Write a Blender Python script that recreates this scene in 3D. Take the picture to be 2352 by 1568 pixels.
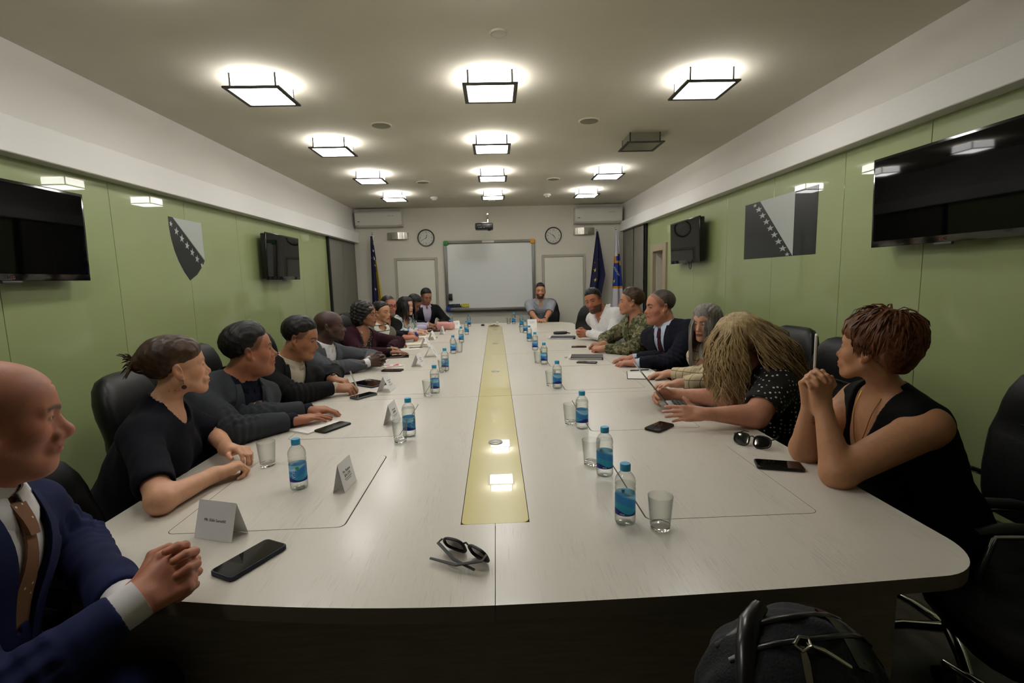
import bpy, bmesh, math, random
import numpy as np
from mathutils import Vector, Matrix, Euler

for o in list(bpy.data.objects):
    bpy.data.objects.remove(o)
SC = bpy.context.scene
COL = SC.collection
rnd = random.Random(7)

# ------------------------------------------------------------------ camera
cam_d = bpy.data.cameras.new('camera')
cam_d.sensor_width = 36.0
cam_d.lens = 36.0 * 1134.85 / 2352.0
cam_d.clip_start = 0.02
cam = bpy.data.objects.new('camera', cam_d)
COL.objects.link(cam)
SC.camera = cam
_yaw, _pitch, _roll = 0.0307046, 0.1272996, -0.0257389
_f = Vector((math.sin(_yaw) * math.cos(_pitch), math.cos(_yaw) * math.cos(_pitch), -math.sin(_pitch)))
_r0 = Vector((math.cos(_yaw), -math.sin(_yaw), 0))
_u0 = _r0.cross(_f)
_r = _r0 * math.cos(_roll) + _u0 * math.sin(_roll)
_u = _u0 * math.cos(_roll) - _r0 * math.sin(_roll)
_m = Matrix((_r, _u, -_f)).transposed().to_4x4()
_m.translation = Vector((0.02, 0.0, 1.43))
cam.matrix_world = _m

# ------------------------------------------------------------------ world, exposure
w = bpy.data.worlds.new('world')
SC.world = w
w.use_nodes = True
w.node_tree.nodes['Background'].inputs[0].default_value = (0.02, 0.02, 0.02, 1)
w.node_tree.nodes['Background'].inputs[1].default_value = 0.2
SC.view_settings.view_transform = 'Standard'
SC.view_settings.look = 'None'
SC.view_settings.exposure = -0.06
SC.view_settings.gamma = 1.0
SC.view_settings.use_curve_mapping = False
LAMP_POWER = 11.0          # emission of the frosted ceiling lamp glass (sides)
LAMP_DOWN = 25.0           # emission of the lower lamp glass
SC.cycles.transparent_max_bounces = 48
SC.cycles.max_bounces = 14

# ------------------------------------------------------------------ helpers
def lin(c):
    if isinstance(c, str):
        c = c.lstrip('#')
        c = tuple(int(c[i:i + 2], 16) / 255 for i in (0, 2, 4))
    return tuple((x / 12.92 if x <= .04045 else ((x + .055) / 1.055) ** 2.4) for x in c)

MATS = {}
def mat(name, col='#808080', rough=.5, metal=0., spec=None, coat=0., coat_rough=.03, trans=0., ior=None,
        emit=None, estr=0., noise=None, bump=None, attr=None, sheen=0., sss=0., alpha=1.):
    """noise=(scale, amount, stretch) colour variation; bump=(scale, strength, stretch)"""
    if name in MATS:
        return MATS[name]
    m = bpy.data.materials.new(name)
    m.use_nodes = True
    nt = m.node_tree
    b = nt.nodes['Principled BSDF']
    c = lin(col)
    b.inputs['Base Color'].default_value = (*c, 1)
    b.inputs['Roughness'].default_value = rough
    b.inputs['Metallic'].default_value = metal
    if spec is not None: b.inputs['Specular IOR Level'].default_value = spec
    if coat: b.inputs['Coat Weight'].default_value = coat; b.inputs['Coat Roughness'].default_value = coat_rough
    if trans: b.inputs['Transmission Weight'].default_value = trans
    if ior: b.inputs['IOR'].default_value = ior
    if sheen: b.inputs['Sheen Weight'].default_value = sheen
    if sss:
        b.inputs['Subsurface Weight'].default_value = sss
        b.inputs['Subsurface Radius'].default_value = (.01, .004, .002)
        b.inputs['Subsurface Scale'].default_value = .6
    if emit: b.inputs['Emission Color'].default_value = (*lin(emit), 1); b.inputs['Emission Strength'].default_value = estr
    if alpha < 1: b.inputs['Alpha'].default_value = alpha
    src = None
    if attr:
        a = nt.nodes.new('ShaderNodeAttribute'); a.attribute_name = attr
        src = a.outputs['Color']
        nt.links.new(src, b.inputs['Base Color'])
    def tex(scale, stretch):
        tc = nt.nodes.new('ShaderNodeTexCoord'); mp = nt.nodes.new('ShaderNodeMapping')
        mp.inputs['Scale'].default_value = stretch
        n = nt.nodes.new('ShaderNodeTexNoise'); n.inputs['Scale'].default_value = scale; n.inputs['Detail'].default_value = 3
        nt.links.new(tc.outputs['Object'], mp.inputs[0]); nt.links.new(mp.outputs[0], n.inputs['Vector'])
        return n.outputs['Fac']
    if noise:
        sc_, am, st = noise
        t = tex(sc_, st)
        mx = nt.nodes.new('ShaderNodeMix'); mx.data_type = 'RGBA'; mx.blend_type = 'MULTIPLY'
        rp = nt.nodes.new('ShaderNodeMapRange'); rp.inputs[1].default_value = .3; rp.inputs[2].default_value = .7
        rp.inputs[3].default_value = 1 - am; rp.inputs[4].default_value = 1 + am * .3
        nt.links.new(t, rp.inputs[0])
        mx.inputs[0].default_value = 1
        if src: nt.links.new(src, mx.inputs[6])
        else: mx.inputs[6].default_value = (*c, 1)
        nt.links.new(rp.outputs[0], mx.inputs[7])
        nt.links.new(mx.outputs[2], b.inputs['Base Color'])
    if bump:
        sc_, am, st = bump
        t = tex(sc_, st)
        bp = nt.nodes.new('ShaderNodeBump'); bp.inputs['Strength'].default_value = am; bp.inputs['Distance'].default_value = .01
        nt.links.new(t, bp.inputs['Height']); nt.links.new(bp.outputs[0], b.inputs['Normal'])
    MATS[name] = m
    return m

class NB:
    """tiny helper for hand-made node materials"""
    def __init__(s, name, rough=.6):
        s.m = bpy.data.materials.new(name); s.m.use_nodes = True
        s.nt = s.m.node_tree; s.b = s.nt.nodes['Principled BSDF']; s.b.inputs['Roughness'].default_value = rough
        MATS[name] = s.m
    def n(s, t, **kw):
        x = s.nt.nodes.new('ShaderNode' + t)
        for k, v in kw.items(): setattr(x, k, v)
        return x
    def l(s, a, b): s.nt.links.new(a, b)
    def co(s, kind='Object', scale=(1, 1, 1), rot=(0, 0, 0)):
        tc = s.n('TexCoord'); mp = s.n('Mapping'); mp.inputs['Scale'].default_value = scale; mp.inputs['Rotation'].default_value = rot
        s.l(tc.outputs[kind], mp.inputs[0]); return mp.outputs[0]
    def math(s, op, a, b=None, c=None):
        x = s.n('Math', operation=op)
        for i, v in enumerate((a, b, c)):
            if v is None: continue
            if isinstance(v, (int, float)): x.inputs[i].default_value = v
            else: s.l(v, x.inputs[i])
        return x.outputs[0]
    def mix(s, f, a, b):
        x = s.n('Mix'); x.data_type = 'RGBA'
        for i, v in ((0, f), (6, a), (7, b)):
            if isinstance(v, (int, float)): x.inputs[i].default_value = v
            elif isinstance(v, tuple): x.inputs[i].default_value = (*v[:3], 1)
            elif isinstance(v, str): x.inputs[i].default_value = (*lin(v), 1)
            else: s.l(v, x.inputs[i])
        return x.outputs[2]
    def noise(s, vec, scale, detail=3, rough=.5):
        x = s.n('TexNoise'); x.inputs['Scale'].default_value = scale; x.inputs['Detail'].default_value = detail
        x.inputs['Roughness'].default_value = rough
        s.l(vec, x.inputs['Vector']); return x.outputs['Fac']
    def step(s, v, lo, hi):
        x = s.n('MapRange'); s.l(v, x.inputs[0]); x.inputs[1].default_value = lo; x.inputs[2].default_value = hi
        return x.outputs[0]
    def sep(s, vec):
        x = s.n('SeparateXYZ'); s.l(vec, x.inputs[0]); return x.outputs
    def base(s, c): s.l(c, s.b.inputs['Base Color'])
    def bump(s, h, strength=.3, dist=.01):
        x = s.n('Bump'); x.inputs['Strength'].default_value = strength; x.inputs['Distance'].default_value = dist
        s.l(h, x.inputs['Height']); s.l(x.outputs[0], s.b.inputs['Normal'])

class MB:
    """collects simple shapes and links them as ONE mesh object"""
    def __init__(s): s.v = []; s.f = []
    def add(s, v, f, M=None):
        n = len(s.v)
        s.v += [tuple(M @ Vector(p)) if M is not None else tuple(p) for p in v]
        s.f += [tuple(i + n for i in q) for q in f]
        return s
    def bm(s, bm, M=None):
        bm.verts.ensure_lookup_table()
        s.add([v.co[:] for v in bm.verts], [[v.index for v in f.verts] for f in bm.faces], M); bm.free(); return s
    def box(s, c, d, bev=0., seg=2, M=None):
        x, y, z = [k / 2 for k in d]
        if not bev:
            vs = [(c[0] + a * x, c[1] + b * y, c[2] + e * z) for a in (-1, 1) for b in (-1, 1) for e in (-1, 1)]
            return s.add(vs, [(0, 1, 3, 2), (4, 6, 7, 5), (0, 4, 5, 1), (2, 3, 7, 6), (0, 2, 6, 4), (1, 5, 7, 3)], M)
        b = bmesh.new(); bmesh.ops.create_cube(b, size=1)
        for v in b.verts: v.co = Vector((v.co.x * d[0] + c[0], v.co.y * d[1] + c[1], v.co.z * d[2] + c[2]))
        bmesh.ops.bevel(b, geom=b.edges[:], offset=bev, segments=seg, profile=.5, affect='EDGES', clamp_overlap=True)
        b.verts.index_update()
        return s.bm(b, M)
    def lathe(s, prof, n=24, c=(0, 0, 0), M=None, cap0=True, cap1=True):
        v = []; f = []
        for r, z in prof:
            for i in range(n):
                a = 2 * math.pi * i / n
                v.append((c[0] + r * math.cos(a), c[1] + r * math.sin(a), c[2] + z))
        for k in range(len(prof) - 1):
            for i in range(n):
                j = (i + 1) % n
                f.append((k * n + i, k * n + j, (k + 1) * n + j, (k + 1) * n + i))
        if cap0: f.append(tuple(reversed(range(n))))
        if cap1: f.append(tuple(range((len(prof) - 1) * n, len(prof) * n)))
        return s.add(v, f, M)
    def cyl(s, a, b, r, n=12, r2=None):
        a = Vector(a); b = Vector(b); d = b - a
        M = Matrix.Translation(a) @ d.to_track_quat('Z', 'Y').to_matrix().to_4x4()
        return s.lathe([(r, 0), (r if r2 is None else r2, d.length)], n, M=M)
    def tube(s, pts, r, n=8, flat=1., caps=True):
        """r is a number or a list; flat squeezes the section"""
        P = [Vector(p) for p in pts]; m = len(P)
        rs = r if isinstance(r, (list, tuple)) else [r] * m
        v = []; f = []
        up = Vector((0, 0, 1))
        t0 = (P[1] - P[0]).normalized()
        if abs(t0.dot(up)) > .95: up = Vector((1, 0, 0))
        nrm = (up - t0 * up.dot(t0)).normalized()
        for i in range(m):
            t = (P[min(i + 1, m - 1)] - P[max(i - 1, 0)])
            t = t.normalized() if t.length > 1e-9 else t0
            nrm = (nrm - t * nrm.dot(t)); nrm = nrm.normalized() if nrm.length > 1e-6 else t.orthogonal().normalized()
            bi = t.cross(nrm)
            for k in range(n):
                a = 2 * math.pi * k / n
                v.append(tuple(P[i] + (nrm * math.cos(a) * flat + bi * math.sin(a)) * rs[i]))
        for i in range(m - 1):
            for k in range(n):
                j = (k + 1) % n
                f.append((i * n + k, i * n + j, (i + 1) * n + j, (i + 1) * n + k))
        if caps:
            f.append(tuple(reversed(range(n)))); f.append(tuple(range((m - 1) * n, m * n)))
        return s.add(v, f)
    def prism(s, poly, z0, z1, M=None):
        n = len(poly)
        v = [(x, y, z0) for x, y in poly] + [(x, y, z1) for x, y in poly]
        f = [tuple(reversed(range(n))), tuple(range(n, 2 * n))] + [(i, (i + 1) % n, n + (i + 1) % n, n + i) for i in range(n)]
        return s.add(v, f, M)
    def mesh(s, name, smooth=30):
        me = bpy.data.meshes.new(name)
        me.from_pydata([tuple(x) for x in s.v], [], s.f)
        me.update()
        bmm = bmesh.new(); bmm.from_mesh(me); bmesh.ops.recalc_face_normals(bmm, faces=bmm.faces[:]); bmm.to_mesh(me); bmm.free()
        if smooth:
            me.polygons.foreach_set('use_smooth', [True] * len(me.polygons))
            me.set_sharp_from_angle(angle=math.radians(smooth))
        return me
    def build(s, name, m, parent=None, smooth=30, loc=None, rot=None):
        return obj(name, s.mesh(name, smooth), m, parent, loc, rot)

def obj(name, me, m, parent=None, loc=None, rot=None):
    if m is not None and len(me.materials) == 0:
        me.materials.append(MATS[m] if isinstance(m, str) else m)
    o = bpy.data.objects.new(name, me)
    COL.objects.link(o)
    if parent: o.parent = parent
    if loc: o.location = loc
    if rot: o.rotation_euler = rot
    return o

def tag(o, label=None, cat=None, group=None, kind=None):
    if label: o['label'] = label
    if cat: o['category'] = cat
    if group: o['group'] = group
    if kind: o['kind'] = kind
    return o

def thing(name, loc, label, cat, rz=0., group=None):
    o = bpy.data.objects.new(name, None); COL.objects.link(o)
    o.empty_display_size = .1
    o.location = loc; o.rotation_euler = (0, 0, rz)
    return tag(o, label, cat, group)

def struct(name, mb, m, parent=None, smooth=0):
    o = mb.build(name, m, parent, smooth)
    if not parent: o['kind'] = 'structure'
    return o

def copy_tree(o, parent=None):
    c = o.copy(); COL.objects.link(c)
    if parent: c.parent = parent
    for ch in o.children: copy_tree(ch, c)
    return c

def copy_thing(o, loc, rz, label):
    c = copy_tree(o); c.location = loc; c.rotation_euler = (0, 0, rz); c['label'] = label
    return c

_font = None
def text_mesh(s, size, extrude=.0004, align='CENTER'):
    cu = bpy.data.curves.new('txt', 'FONT'); cu.body = s; cu.size = size; cu.extrude = extrude
    cu.align_x = align; cu.align_y = 'CENTER'; cu.resolution_u = 2
    o = bpy.data.objects.new('txt', cu); COL.objects.link(o)
    dg = bpy.context.evaluated_depsgraph_get()
    me = bpy.data.meshes.new_from_object(o.evaluated_get(dg))
    bpy.data.objects.remove(o); bpy.data.curves.remove(cu)
    me.materials.clear()
    return me

def text(name, s, size, m, parent, M, extrude=.0004):
    me = text_mesh(s, size, extrude); me.transform(M)
    return obj(name, me, m, parent)

def star_poly(cx, cy, r, rot=0., r2=.4):
    return [(cx + (r if i % 2 == 0 else r * r2) * math.sin(rot + i * math.pi / 5), cy + (r if i % 2 == 0 else r * r2) * math.cos(rot + i * math.pi / 5)) for i in range(10)]
V = Vector
PI = math.pi
# ------------------------------------------------------------------ materials of the room
mat('ceiling_paint', '#d8d2c2', .9, noise=(2.5, .04, (1, 1, 1)))
mat('wall_paint', '#d2cdc0', .85, noise=(1.5, .03, (1, 1, 1)))
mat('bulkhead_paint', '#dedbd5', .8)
mat('ledge_pale', '#ebe9e6', .75)  # ledge faces a little paler than the bulkhead above them
mat('green_glass', '#9aa671', .45, coat=1., coat_rough=.015, noise=(.8, .05, (1, 1, 1)))
mat('dark_gap', '#15150f', .8)
mat('floor_wood', '#4b3f33', .45, noise=(6, .25, (12, 1, 1)))
mat('carcass_wood', '#8d8474', .55, noise=(9, .2, (1, 1, 14)))
mat('lamp_frame', '#3b3831', .45, metal=.4)
mat('lamp_glass_on', '#ffffff', .5, emit='#fffdfa', estr=LAMP_POWER)
mat('lamp_glass_low', '#ffffff', .5, emit='#fffdfa', estr=LAMP_DOWN)
mat('lamp_glass_off', '#c9c6b6', .3, trans=.75, ior=1.2)
mat('black_plastic', '#0d0d0d', .35)
mat('black_gloss', '#050505', .12, coat=.3, coat_rough=.05)
mat('screen_glass', '#020203', .03, spec=.2)
mat('white_plastic', '#cfccc2', .4)
mat('grey_plastic', '#8c8a82', .45)
mat('dark_grey_plastic', '#3c3c3b', .45)
mat('steel', '#a8a49a', .22, metal=1.)
mat('chrome', '#d6d6d6', .08, metal=1.)
mat('alu', '#77766f', .4, metal=.5)
mat('door_white', '#d9d6c8', .5)
mat('beige_frame', '#a3977f', .5)
mat('brown_door', '#6e6151', .5, noise=(4, .1, (1, 1, 10)))
mat('curtain_grey', '#7b786e', .9, bump=(200, .15, (1, 1, .2)))
mat('print_white', '#b4bab6', .35, coat=.5, coat_rough=.02)
mat('print_dark', '#14191b', .35, spec=.3, coat=.35, coat_rough=.02)
mat('clock_face', '#d8d7cc', .4)
mat('ink_black', '#141414', .6)
mat('ink_grey', '#77756f', .6)
mat('corner_green', '#2f8a3a', .5)
mat('corner_orange', '#e09a1e', .5)
mat('corner_blue', '#1f3a92', .5)
mat('board_white', '#d6d8d6', .25, coat=.5, coat_rough=.15)
mat('yellow_plastic', '#d2c636', .5)
mat('navy_plastic', '#1c2140', .5)
mat('yellow_glass', '#d8cb7e', .3, coat=1., coat_rough=.02)

# pale limed oak with dark open pores running along the length of the table
b = NB('table_wood', .34)
c1 = b.co('Object', (1, .022, 1))
n1 = b.noise(c1, 460, 2, .6)
c2 = b.co('Object', (1, .12, 1)); n2 = b.noise(c2, 14, 4)
n3 = b.noise(b.co('Object', (1, .5, 1)), 2.2, 2)
pore = b.step(b.math('ADD', n1, b.math('MULTIPLY', b.math('SUBTRACT', n2, .5), .5)), .60, .70)
colr = b.mix(n3, '#d4cfc4', '#ccc5b7')
colr = b.mix(b.math('MULTIPLY', pore, .3), colr, '#9a917f')
b.base(colr)
b.bump(b.math('MULTIPLY', pore, -1), .25, .002)
b.b.inputs['Coat Weight'].default_value = .25
b.b.inputs['Coat Roughness'].default_value = .18
b = NB('table_edge', .5)
b.base(b.mix(b.noise(b.co('Object', (1, 1, 12)), 30, 3), '#6e6658', '#5d5548'))

# ------------------------------------------------------------------ shell
XL, XR, YB, YF, H = -2.44, 2.37, 8.87, -2.3, 2.68
UL, UR = -2.39, 2.31        # plastered faces above the ledges
LL, LR = -2.335, 2.255      # faces of the ledges
struct('floor', MB().box(((XL + XR) / 2, (YB + YF) / 2, -.05), (XR - XL + .6, YB - YF + .4, .1)), 'floor_wood')
struct('ceiling', MB().box(((XL + XR) / 2, (YB + YF) / 2, H + .05), (XR - XL + .6, YB - YF + .4, .1)), 'ceiling_paint')
struct('wall_back', MB().box(((XL + XR) / 2, YB + .06, H / 2), (XR - XL + .6, .12, H)), 'wall_paint')
struct('wall_front', MB().box(((XL + XR) / 2, YF - .06, H / 2), (XR - XL + .6, .12, H)), 'wall_paint')
wl = struct('wall_left', MB().box((XL - .10, (YB + YF) / 2, H / 2), (.16, YB - YF, H)), 'wall_paint')
wr = MB()
# right wall in pieces around the door niche
D0, D1, DZ = 6.83, 7.25, 1.765
wr.box((XR + .10, (YF + D0) / 2, H / 2), (.16, D0 - YF, H)).box((XR + .10, (D1 + YB) / 2, H / 2), (.16, YB - D1, H)).box((XR + .10, (D0 + D1) / 2, (H + DZ) / 2), (.16, D1 - D0, H - DZ))
wr = struct('wall_right', wr, 'wall_paint')
# bulkhead above the glass cladding: upper plaster face and the projecting ledge below it
ZL0, ZL1, ZR0, ZR1 = 2.105, 2.285, 2.205, 2.368
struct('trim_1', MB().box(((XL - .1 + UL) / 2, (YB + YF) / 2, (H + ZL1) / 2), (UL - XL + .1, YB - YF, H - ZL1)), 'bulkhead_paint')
struct('trim_2', MB().box(((XL - .1 + LL) / 2, (YB + YF) / 2, (ZL0 + ZL1) / 2), (LL - XL + .1, YB - YF, ZL1 - ZL0), .004, 1), 'ledge_pale')
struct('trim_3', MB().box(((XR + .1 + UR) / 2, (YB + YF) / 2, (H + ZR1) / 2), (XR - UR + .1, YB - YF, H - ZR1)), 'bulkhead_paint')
struct('trim_4', MB().box(((XR + .1 + LR) / 2, (YB + YF) / 2, (ZR0 + ZR1) / 2), (XR - LR + .1, YB - YF, ZR1 - ZR0), .004, 1), 'ledge_pale')

def panels(wall, x, side, seams, z1):
    for a, c in zip(seams[:-1], seams[1:]):
        MB().box((x - side * .006, (a + c) / 2, (z1 + .08) / 2), (.012, c - a - .003, z1 - .08), .0015, 1).build('glass_panel', 'green_glass', wall, 0)
panels(wl, XL, -1, [-2.28, -1.45, -.65, .14, .94, 1.74, 2.54, 3.33, 4.10, 4.90, 5.68, 6.45, 7.42], ZL0)
panels(wr, XR, 1, [-2.28, -1.4, -.55, .3, 1.15, 1.98, 2.66, 3.31, 4.15, 4.98, 5.8, 6.70], ZR0)
MB().box((XR - .006, 7.49, ZR0 / 2 + .04), (.012, .17, ZR0 - .08)).build('glass_panel', 'green_glass', wr, 0)
MB().box((XR - .006, 7.05, (ZR0 + 1.86) / 2), (.012, .70, ZR0 - 1.86)).build('glass_panel', 'green_glass', wr, 0)
tagp = MB().box((XL - .01, (YB + YF) / 2, .04), (.03, YB - YF, .08)); struct('baseboard_left', tagp, 'dark_gap')
struct('baseboard_right', MB().box((XR + .01, (YF + D0) / 2, .04), (.03, D0 - YF, .08)), 'dark_gap')

# dark jambs where the cladding stops, grey panel curtains behind them
for x, y, side, z1, nm in ((XL, 7.45, 1, ZL0, 'left'), (XR, 7.61, -1, ZR0, 'right')):
    o = MB().box((x + side * .012, y, z1 / 2), (.06, .05, z1)).build('trim_' + ('5' if side > 0 else '6'), 'dark_gap'); o['kind'] = 'structure'
def curtain(x, y0, y1, z1, side, label):
    t = thing('panel_curtain', (x, (y0 + y1) / 2, 0), label, 'curtain', 0, 'grey panel curtains')
    pts = [(side * (.004 + .003 * math.sin(k * .9)), (y0 - y1) / 2 + (y1 - y0) * k / 14) for k in range(15)]
    m = MB(); n = len(pts); v = []
    for zz in (.06, z1 - .02): v += [(p[0], p[1], zz) for p in pts] + [(p[0] + side * .004, p[1], zz) for p in pts]
    f = []
    for k in range(n - 1):
        f += [(k, k + 1, 2 * n + k + 1, 2 * n + k), (n + k, n + k + 1, 3 * n + k + 1, 3 * n + k)]
    f += [(0, n, 3 * n, 2 * n), (n - 1, 2 * n - 1, 4 * n - 1, 3 * n - 1)]
    m.add(v, f).build('fabric_panel', 'curtain_grey', t, 40)
    MB().box((0, 0, z1 - .012), (.02, y1 - y0, .02)).build('rail', 'dark_grey_plastic', t)
    MB().box((side * .004, 0, .07), (.008, y1 - y0 - .004, .03), .002, 1).build('weight_bar', 'dark_grey_plastic', t)
curtain(XL + .02, 7.49, 8.16, ZL0, 1, 'grey panel curtain on the left wall, nearer of the two')
curtain(XL + .02, 8.17, 8.86, ZL0, 1, 'grey panel curtain on the left wall in the far corner')
curtain(XR - .05, 7.65, 8.17, ZR0, -1, 'grey panel curtain on the right wall beside the dark jamb')
curtain(XR - .05, 8.22, 8.86, ZR0, -1, 'grey panel curtain in the far right corner by the white flag')

# ------------------------------------------------------------------ doors
d = thing('door_1', (XR, 7.05, 0), None, None); d['kind'] = 'structure'
fr = MB()
fr.box((-.01, -.275, .93), (.05, .12, 1.86), .004, 1).box((-.01, .275, .93), (.05, .12, 1.86), .004, 1).box((-.01, 0, 1.81), (.05, .43, .10), .004, 1)
fr.build('door_frame', 'beige_frame', d)
rv = MB().box((.09, -.212, .88), (.18, .006, 1.76)).box((.09, .212, .88), (.18, .006, 1.76)).box((.09, 0, 1.758), (.18, .42, .006))
rv.build('door_lining', 'beige_frame', d)
MB().box((.16, 0, .88), (.03, .41, 1.75), .003, 1).build('door_leaf', 'brown_door', d)
h_ = MB().cyl((.145, -.14, 1.0), (.09, -.14, 1.0), .009).cyl((.095, -.145, 1.0), (.095, -.03, 1.0), .008); h_.build('door_handle', 'steel', d)

def wall_door(name, x0, x1, z1, frame_m):
    d = thing(name, ((x0 + x1) / 2, YB, 0), None, None); d['kind'] = 'structure'
    wd = x1 - x0
    MB().box((-wd / 2 + .02, -.012, z1 / 2), (.04, .024, z1), .003, 1).box((wd / 2 - .02, -.012, z1 / 2), (.04, .024, z1), .003, 1).box((0, -.012, z1 - .02), (wd - .08, .024, .04), .003, 1).build('door_frame', frame_m, d)
    MB().box((0, -.003, (z1 - .04) / 2), (wd - .088, .006, z1 - .052), .001, 1).build('door_leaf', 'door_white', d)
mat('frame_light', '#a9a698', .45, metal=.2)
wall_door('door_2', -1.74, -.99, 1.83, 'frame_light')
wall_door('door_3', .858, 1.633, 1.825, 'frame_light')

# ------------------------------------------------------------------ ceiling lamps
LW = .335
def lamp(x, y, on, label):
    t = thing('ceiling_lamp', (x, y, H), label, 'ceiling lamp', 0, 'square ceiling lamps')
    z = -.088; w = LW / 2; bw = .024
    f = MB()
    for s in (-1, 1):
        f.box((s * (w - bw / 2), 0, z), (bw, LW, .010)).box((0, s * (w - bw / 2), z), (LW - 2 * bw, bw, .010))
    f.build('frame', 'lamp_frame', t, 0)
    g = 'lamp_glass_on' if on else 'lamp_glass_off'
    MB().box((0, 0, z + .001), (LW - 2 * bw - .004, LW - 2 * bw - .004, .006)).build('diffuser', 'lamp_glass_low' if on else g, t, 0)
    q = w - .034
    for i, (dx, dy) in enumerate(((0, -1), (0, 1), (1, 0), (-1, 0))):
        sz = (2 * q - .012, .004, .078) if dy else (.004, 2 * q - .012, .078)
        MB().box((dx * q, dy * q, -.042), sz).build('side_glass', g, t, 0)
    for sx in (-1, 1):
        for sy in (-1, 1):
            MB().cyl((sx * q, sy * q, 0), (sx * q, sy * q, z), .006, 8).build('post', 'lamp_frame', t)
    if not on:
        MB().box((0, 0, -.012), (.2, .2, .02)).cyl((-.06, -.08, -.04), (-.06, .08, -.04), .014, 10).cyl((.05, -.08, -.04), (.05, .08, -.04), .014, 10).build('bulb_tray', 'white_plastic', t)
cols = ((-1.39, 'left'), (.025, 'middle'), (1.385, 'right'))
rows = ((.63, 'above the camera, outside the view'), (1.97, 'nearest, just above the camera view'), (3.30, 'first row in view'), (4.66, 'second row'), (6.0, 'third row'), (7.37, 'farthest row'))
for x, cn in cols:
    for y, rn in rows:
        on = not (cn == 'right' and (rn == 'second row' or y < 2.5)) and not (cn == 'middle' and y < 1)
        lamp(x, y, on, ('lit square ceiling lamp, %s column, %s' % (cn, rn)) if on else ('unlit dark square ceiling lamp in the right column' if y > 2.5 else 'unlit square ceiling lamp, %s column, %s' % (cn, rn)))

def disc(name, x, y, r, label, cat, m1, m2, group):
    t = thing(name, (x, y, H), label, cat, 0, group)
    MB().lathe([(r, 0), (r, -.006), (r * .93, -.010), (r * .86, -.008)], 32, cap0=False, cap1=False).build('rim', m1, t, 40)
    MB().lathe([(r * .86, -.004), (r * .84, -.009), (r * .4, -.011), (.002, -.012)], 32).build('grille', m2, t, 40)
mat('grille_grey', '#8b8674', .8, bump=(400, .4, (1, 1, 1)))
disc('ceiling_speaker', -.86, 4.2, .085, 'round ceiling speaker between the left and middle lamp columns, nearer', 'speaker', 'ceiling_paint', 'grille_grey', 'round ceiling speakers')
disc('ceiling_speaker', .818, 4.17, .085, 'round ceiling speaker between the middle and right lamp columns, nearer', 'speaker', 'ceiling_paint', 'grille_grey', 'round ceiling speakers')
disc('ceiling_speaker', -.866, 6.57, .085, 'round ceiling speaker between the left and middle lamp columns, farther', 'speaker', 'ceiling_paint', 'grille_grey', 'round ceiling speakers')
disc('ceiling_speaker', .806, 6.53, .085, 'round ceiling speaker between the middle and right lamp columns, farther', 'speaker', 'ceiling_paint', 'grille_grey', 'round ceiling speakers')
disc('ceiling_cover', .075, 2.71, .045, 'small round blank cover on the ceiling before the first middle lamp', 'ceiling cover', 'ceiling_paint', 'ceiling_paint', 'ceiling cover')
for x, y, s in ((-.869, 7.75, 'left'), (.848, 7.69, 'right')):
    t = thing('smoke_detector', (x, y, H), 'small white smoke detector on the ceiling near the back wall, %s' % s, 'smoke detector', 0, 'smoke detectors')
    MB().lathe([(.055, 0), (.055, -.02), (.05, -.028)], 20).build('base', 'white_plastic', t, 40)
    MB().lathe([(.032, -.028), (.03, -.045), (.012, -.05)], 20).build('sensor_head', 'white_plastic', t, 40)
t = thing('ceiling_box', (.004, 8.0, H), 'small white junction box on the ceiling above the projector', 'junction box')
MB().box((0, 0, -.02), (.11, .09, .04), .006).build('housing', 'white_plastic', t)
MB().box((0, -.046, -.02), (.06, .004, .016)).build('socket', 'grey_plastic', t)

# ------------------------------------------------------------------ back wall things
def aircon(x0, x1, z0, z1, label):
    t = thing('air_conditioner', ((x0 + x1) / 2, YB, z0), label, 'air conditioner', 0, 'wall air conditioners')
    w_ = x1 - x0; h_ = z1 - z0
    prof = [(0, 0), (-.13, 0), (-.175, .03), (-.195, .08), (-.2, h_ * .55), (-.195, h_ - .03), (-.17, h_), (0, h_)]
    v = [(-w_ / 2, y, z) for y, z in prof] + [(w_ / 2, y, z) for y, z in prof]; n = len(prof)
    MB().add(v, [tuple(range(n)), tuple(reversed(range(n, 2 * n)))] + [(i, (i + 1) % n, n + (i + 1) % n, n + i) for i in range(n)]).build('body', 'white_plastic', t, 25)
    MB().box((0, -.189, .052), (w_ * .86, .012, .055), .004, 1, M=Matrix.Rotation(-.32, 4, 'X') @ Matrix.Translation((0, .018, -.055))).build('air_flap', 'white_plastic', t)
    MB().box((0, -.09, h_ + .003), (w_ * .92, .12, .006)).build('intake_grille', 'dark_grey_plastic', t)
    text('brand_mark', 'FUNAI AIR', .022, 'ink_grey', t, Matrix.Translation((w_ * .27, -.2015, h_ * .66)) @ Matrix.Rotation(PI / 2, 4, 'X'))
    MB().box((-w_ * .42, -.199, h_ * .33), (.04, .006, .01)).build('badge', 'dark_grey_plastic', t)
aircon(-2.335, -1.545, 2.36, 2.62, 'white wall air conditioner in the far left corner')
aircon(1.43, 2.25, 2.345, 2.61, 'white wall air conditioner in the far right corner')

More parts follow.
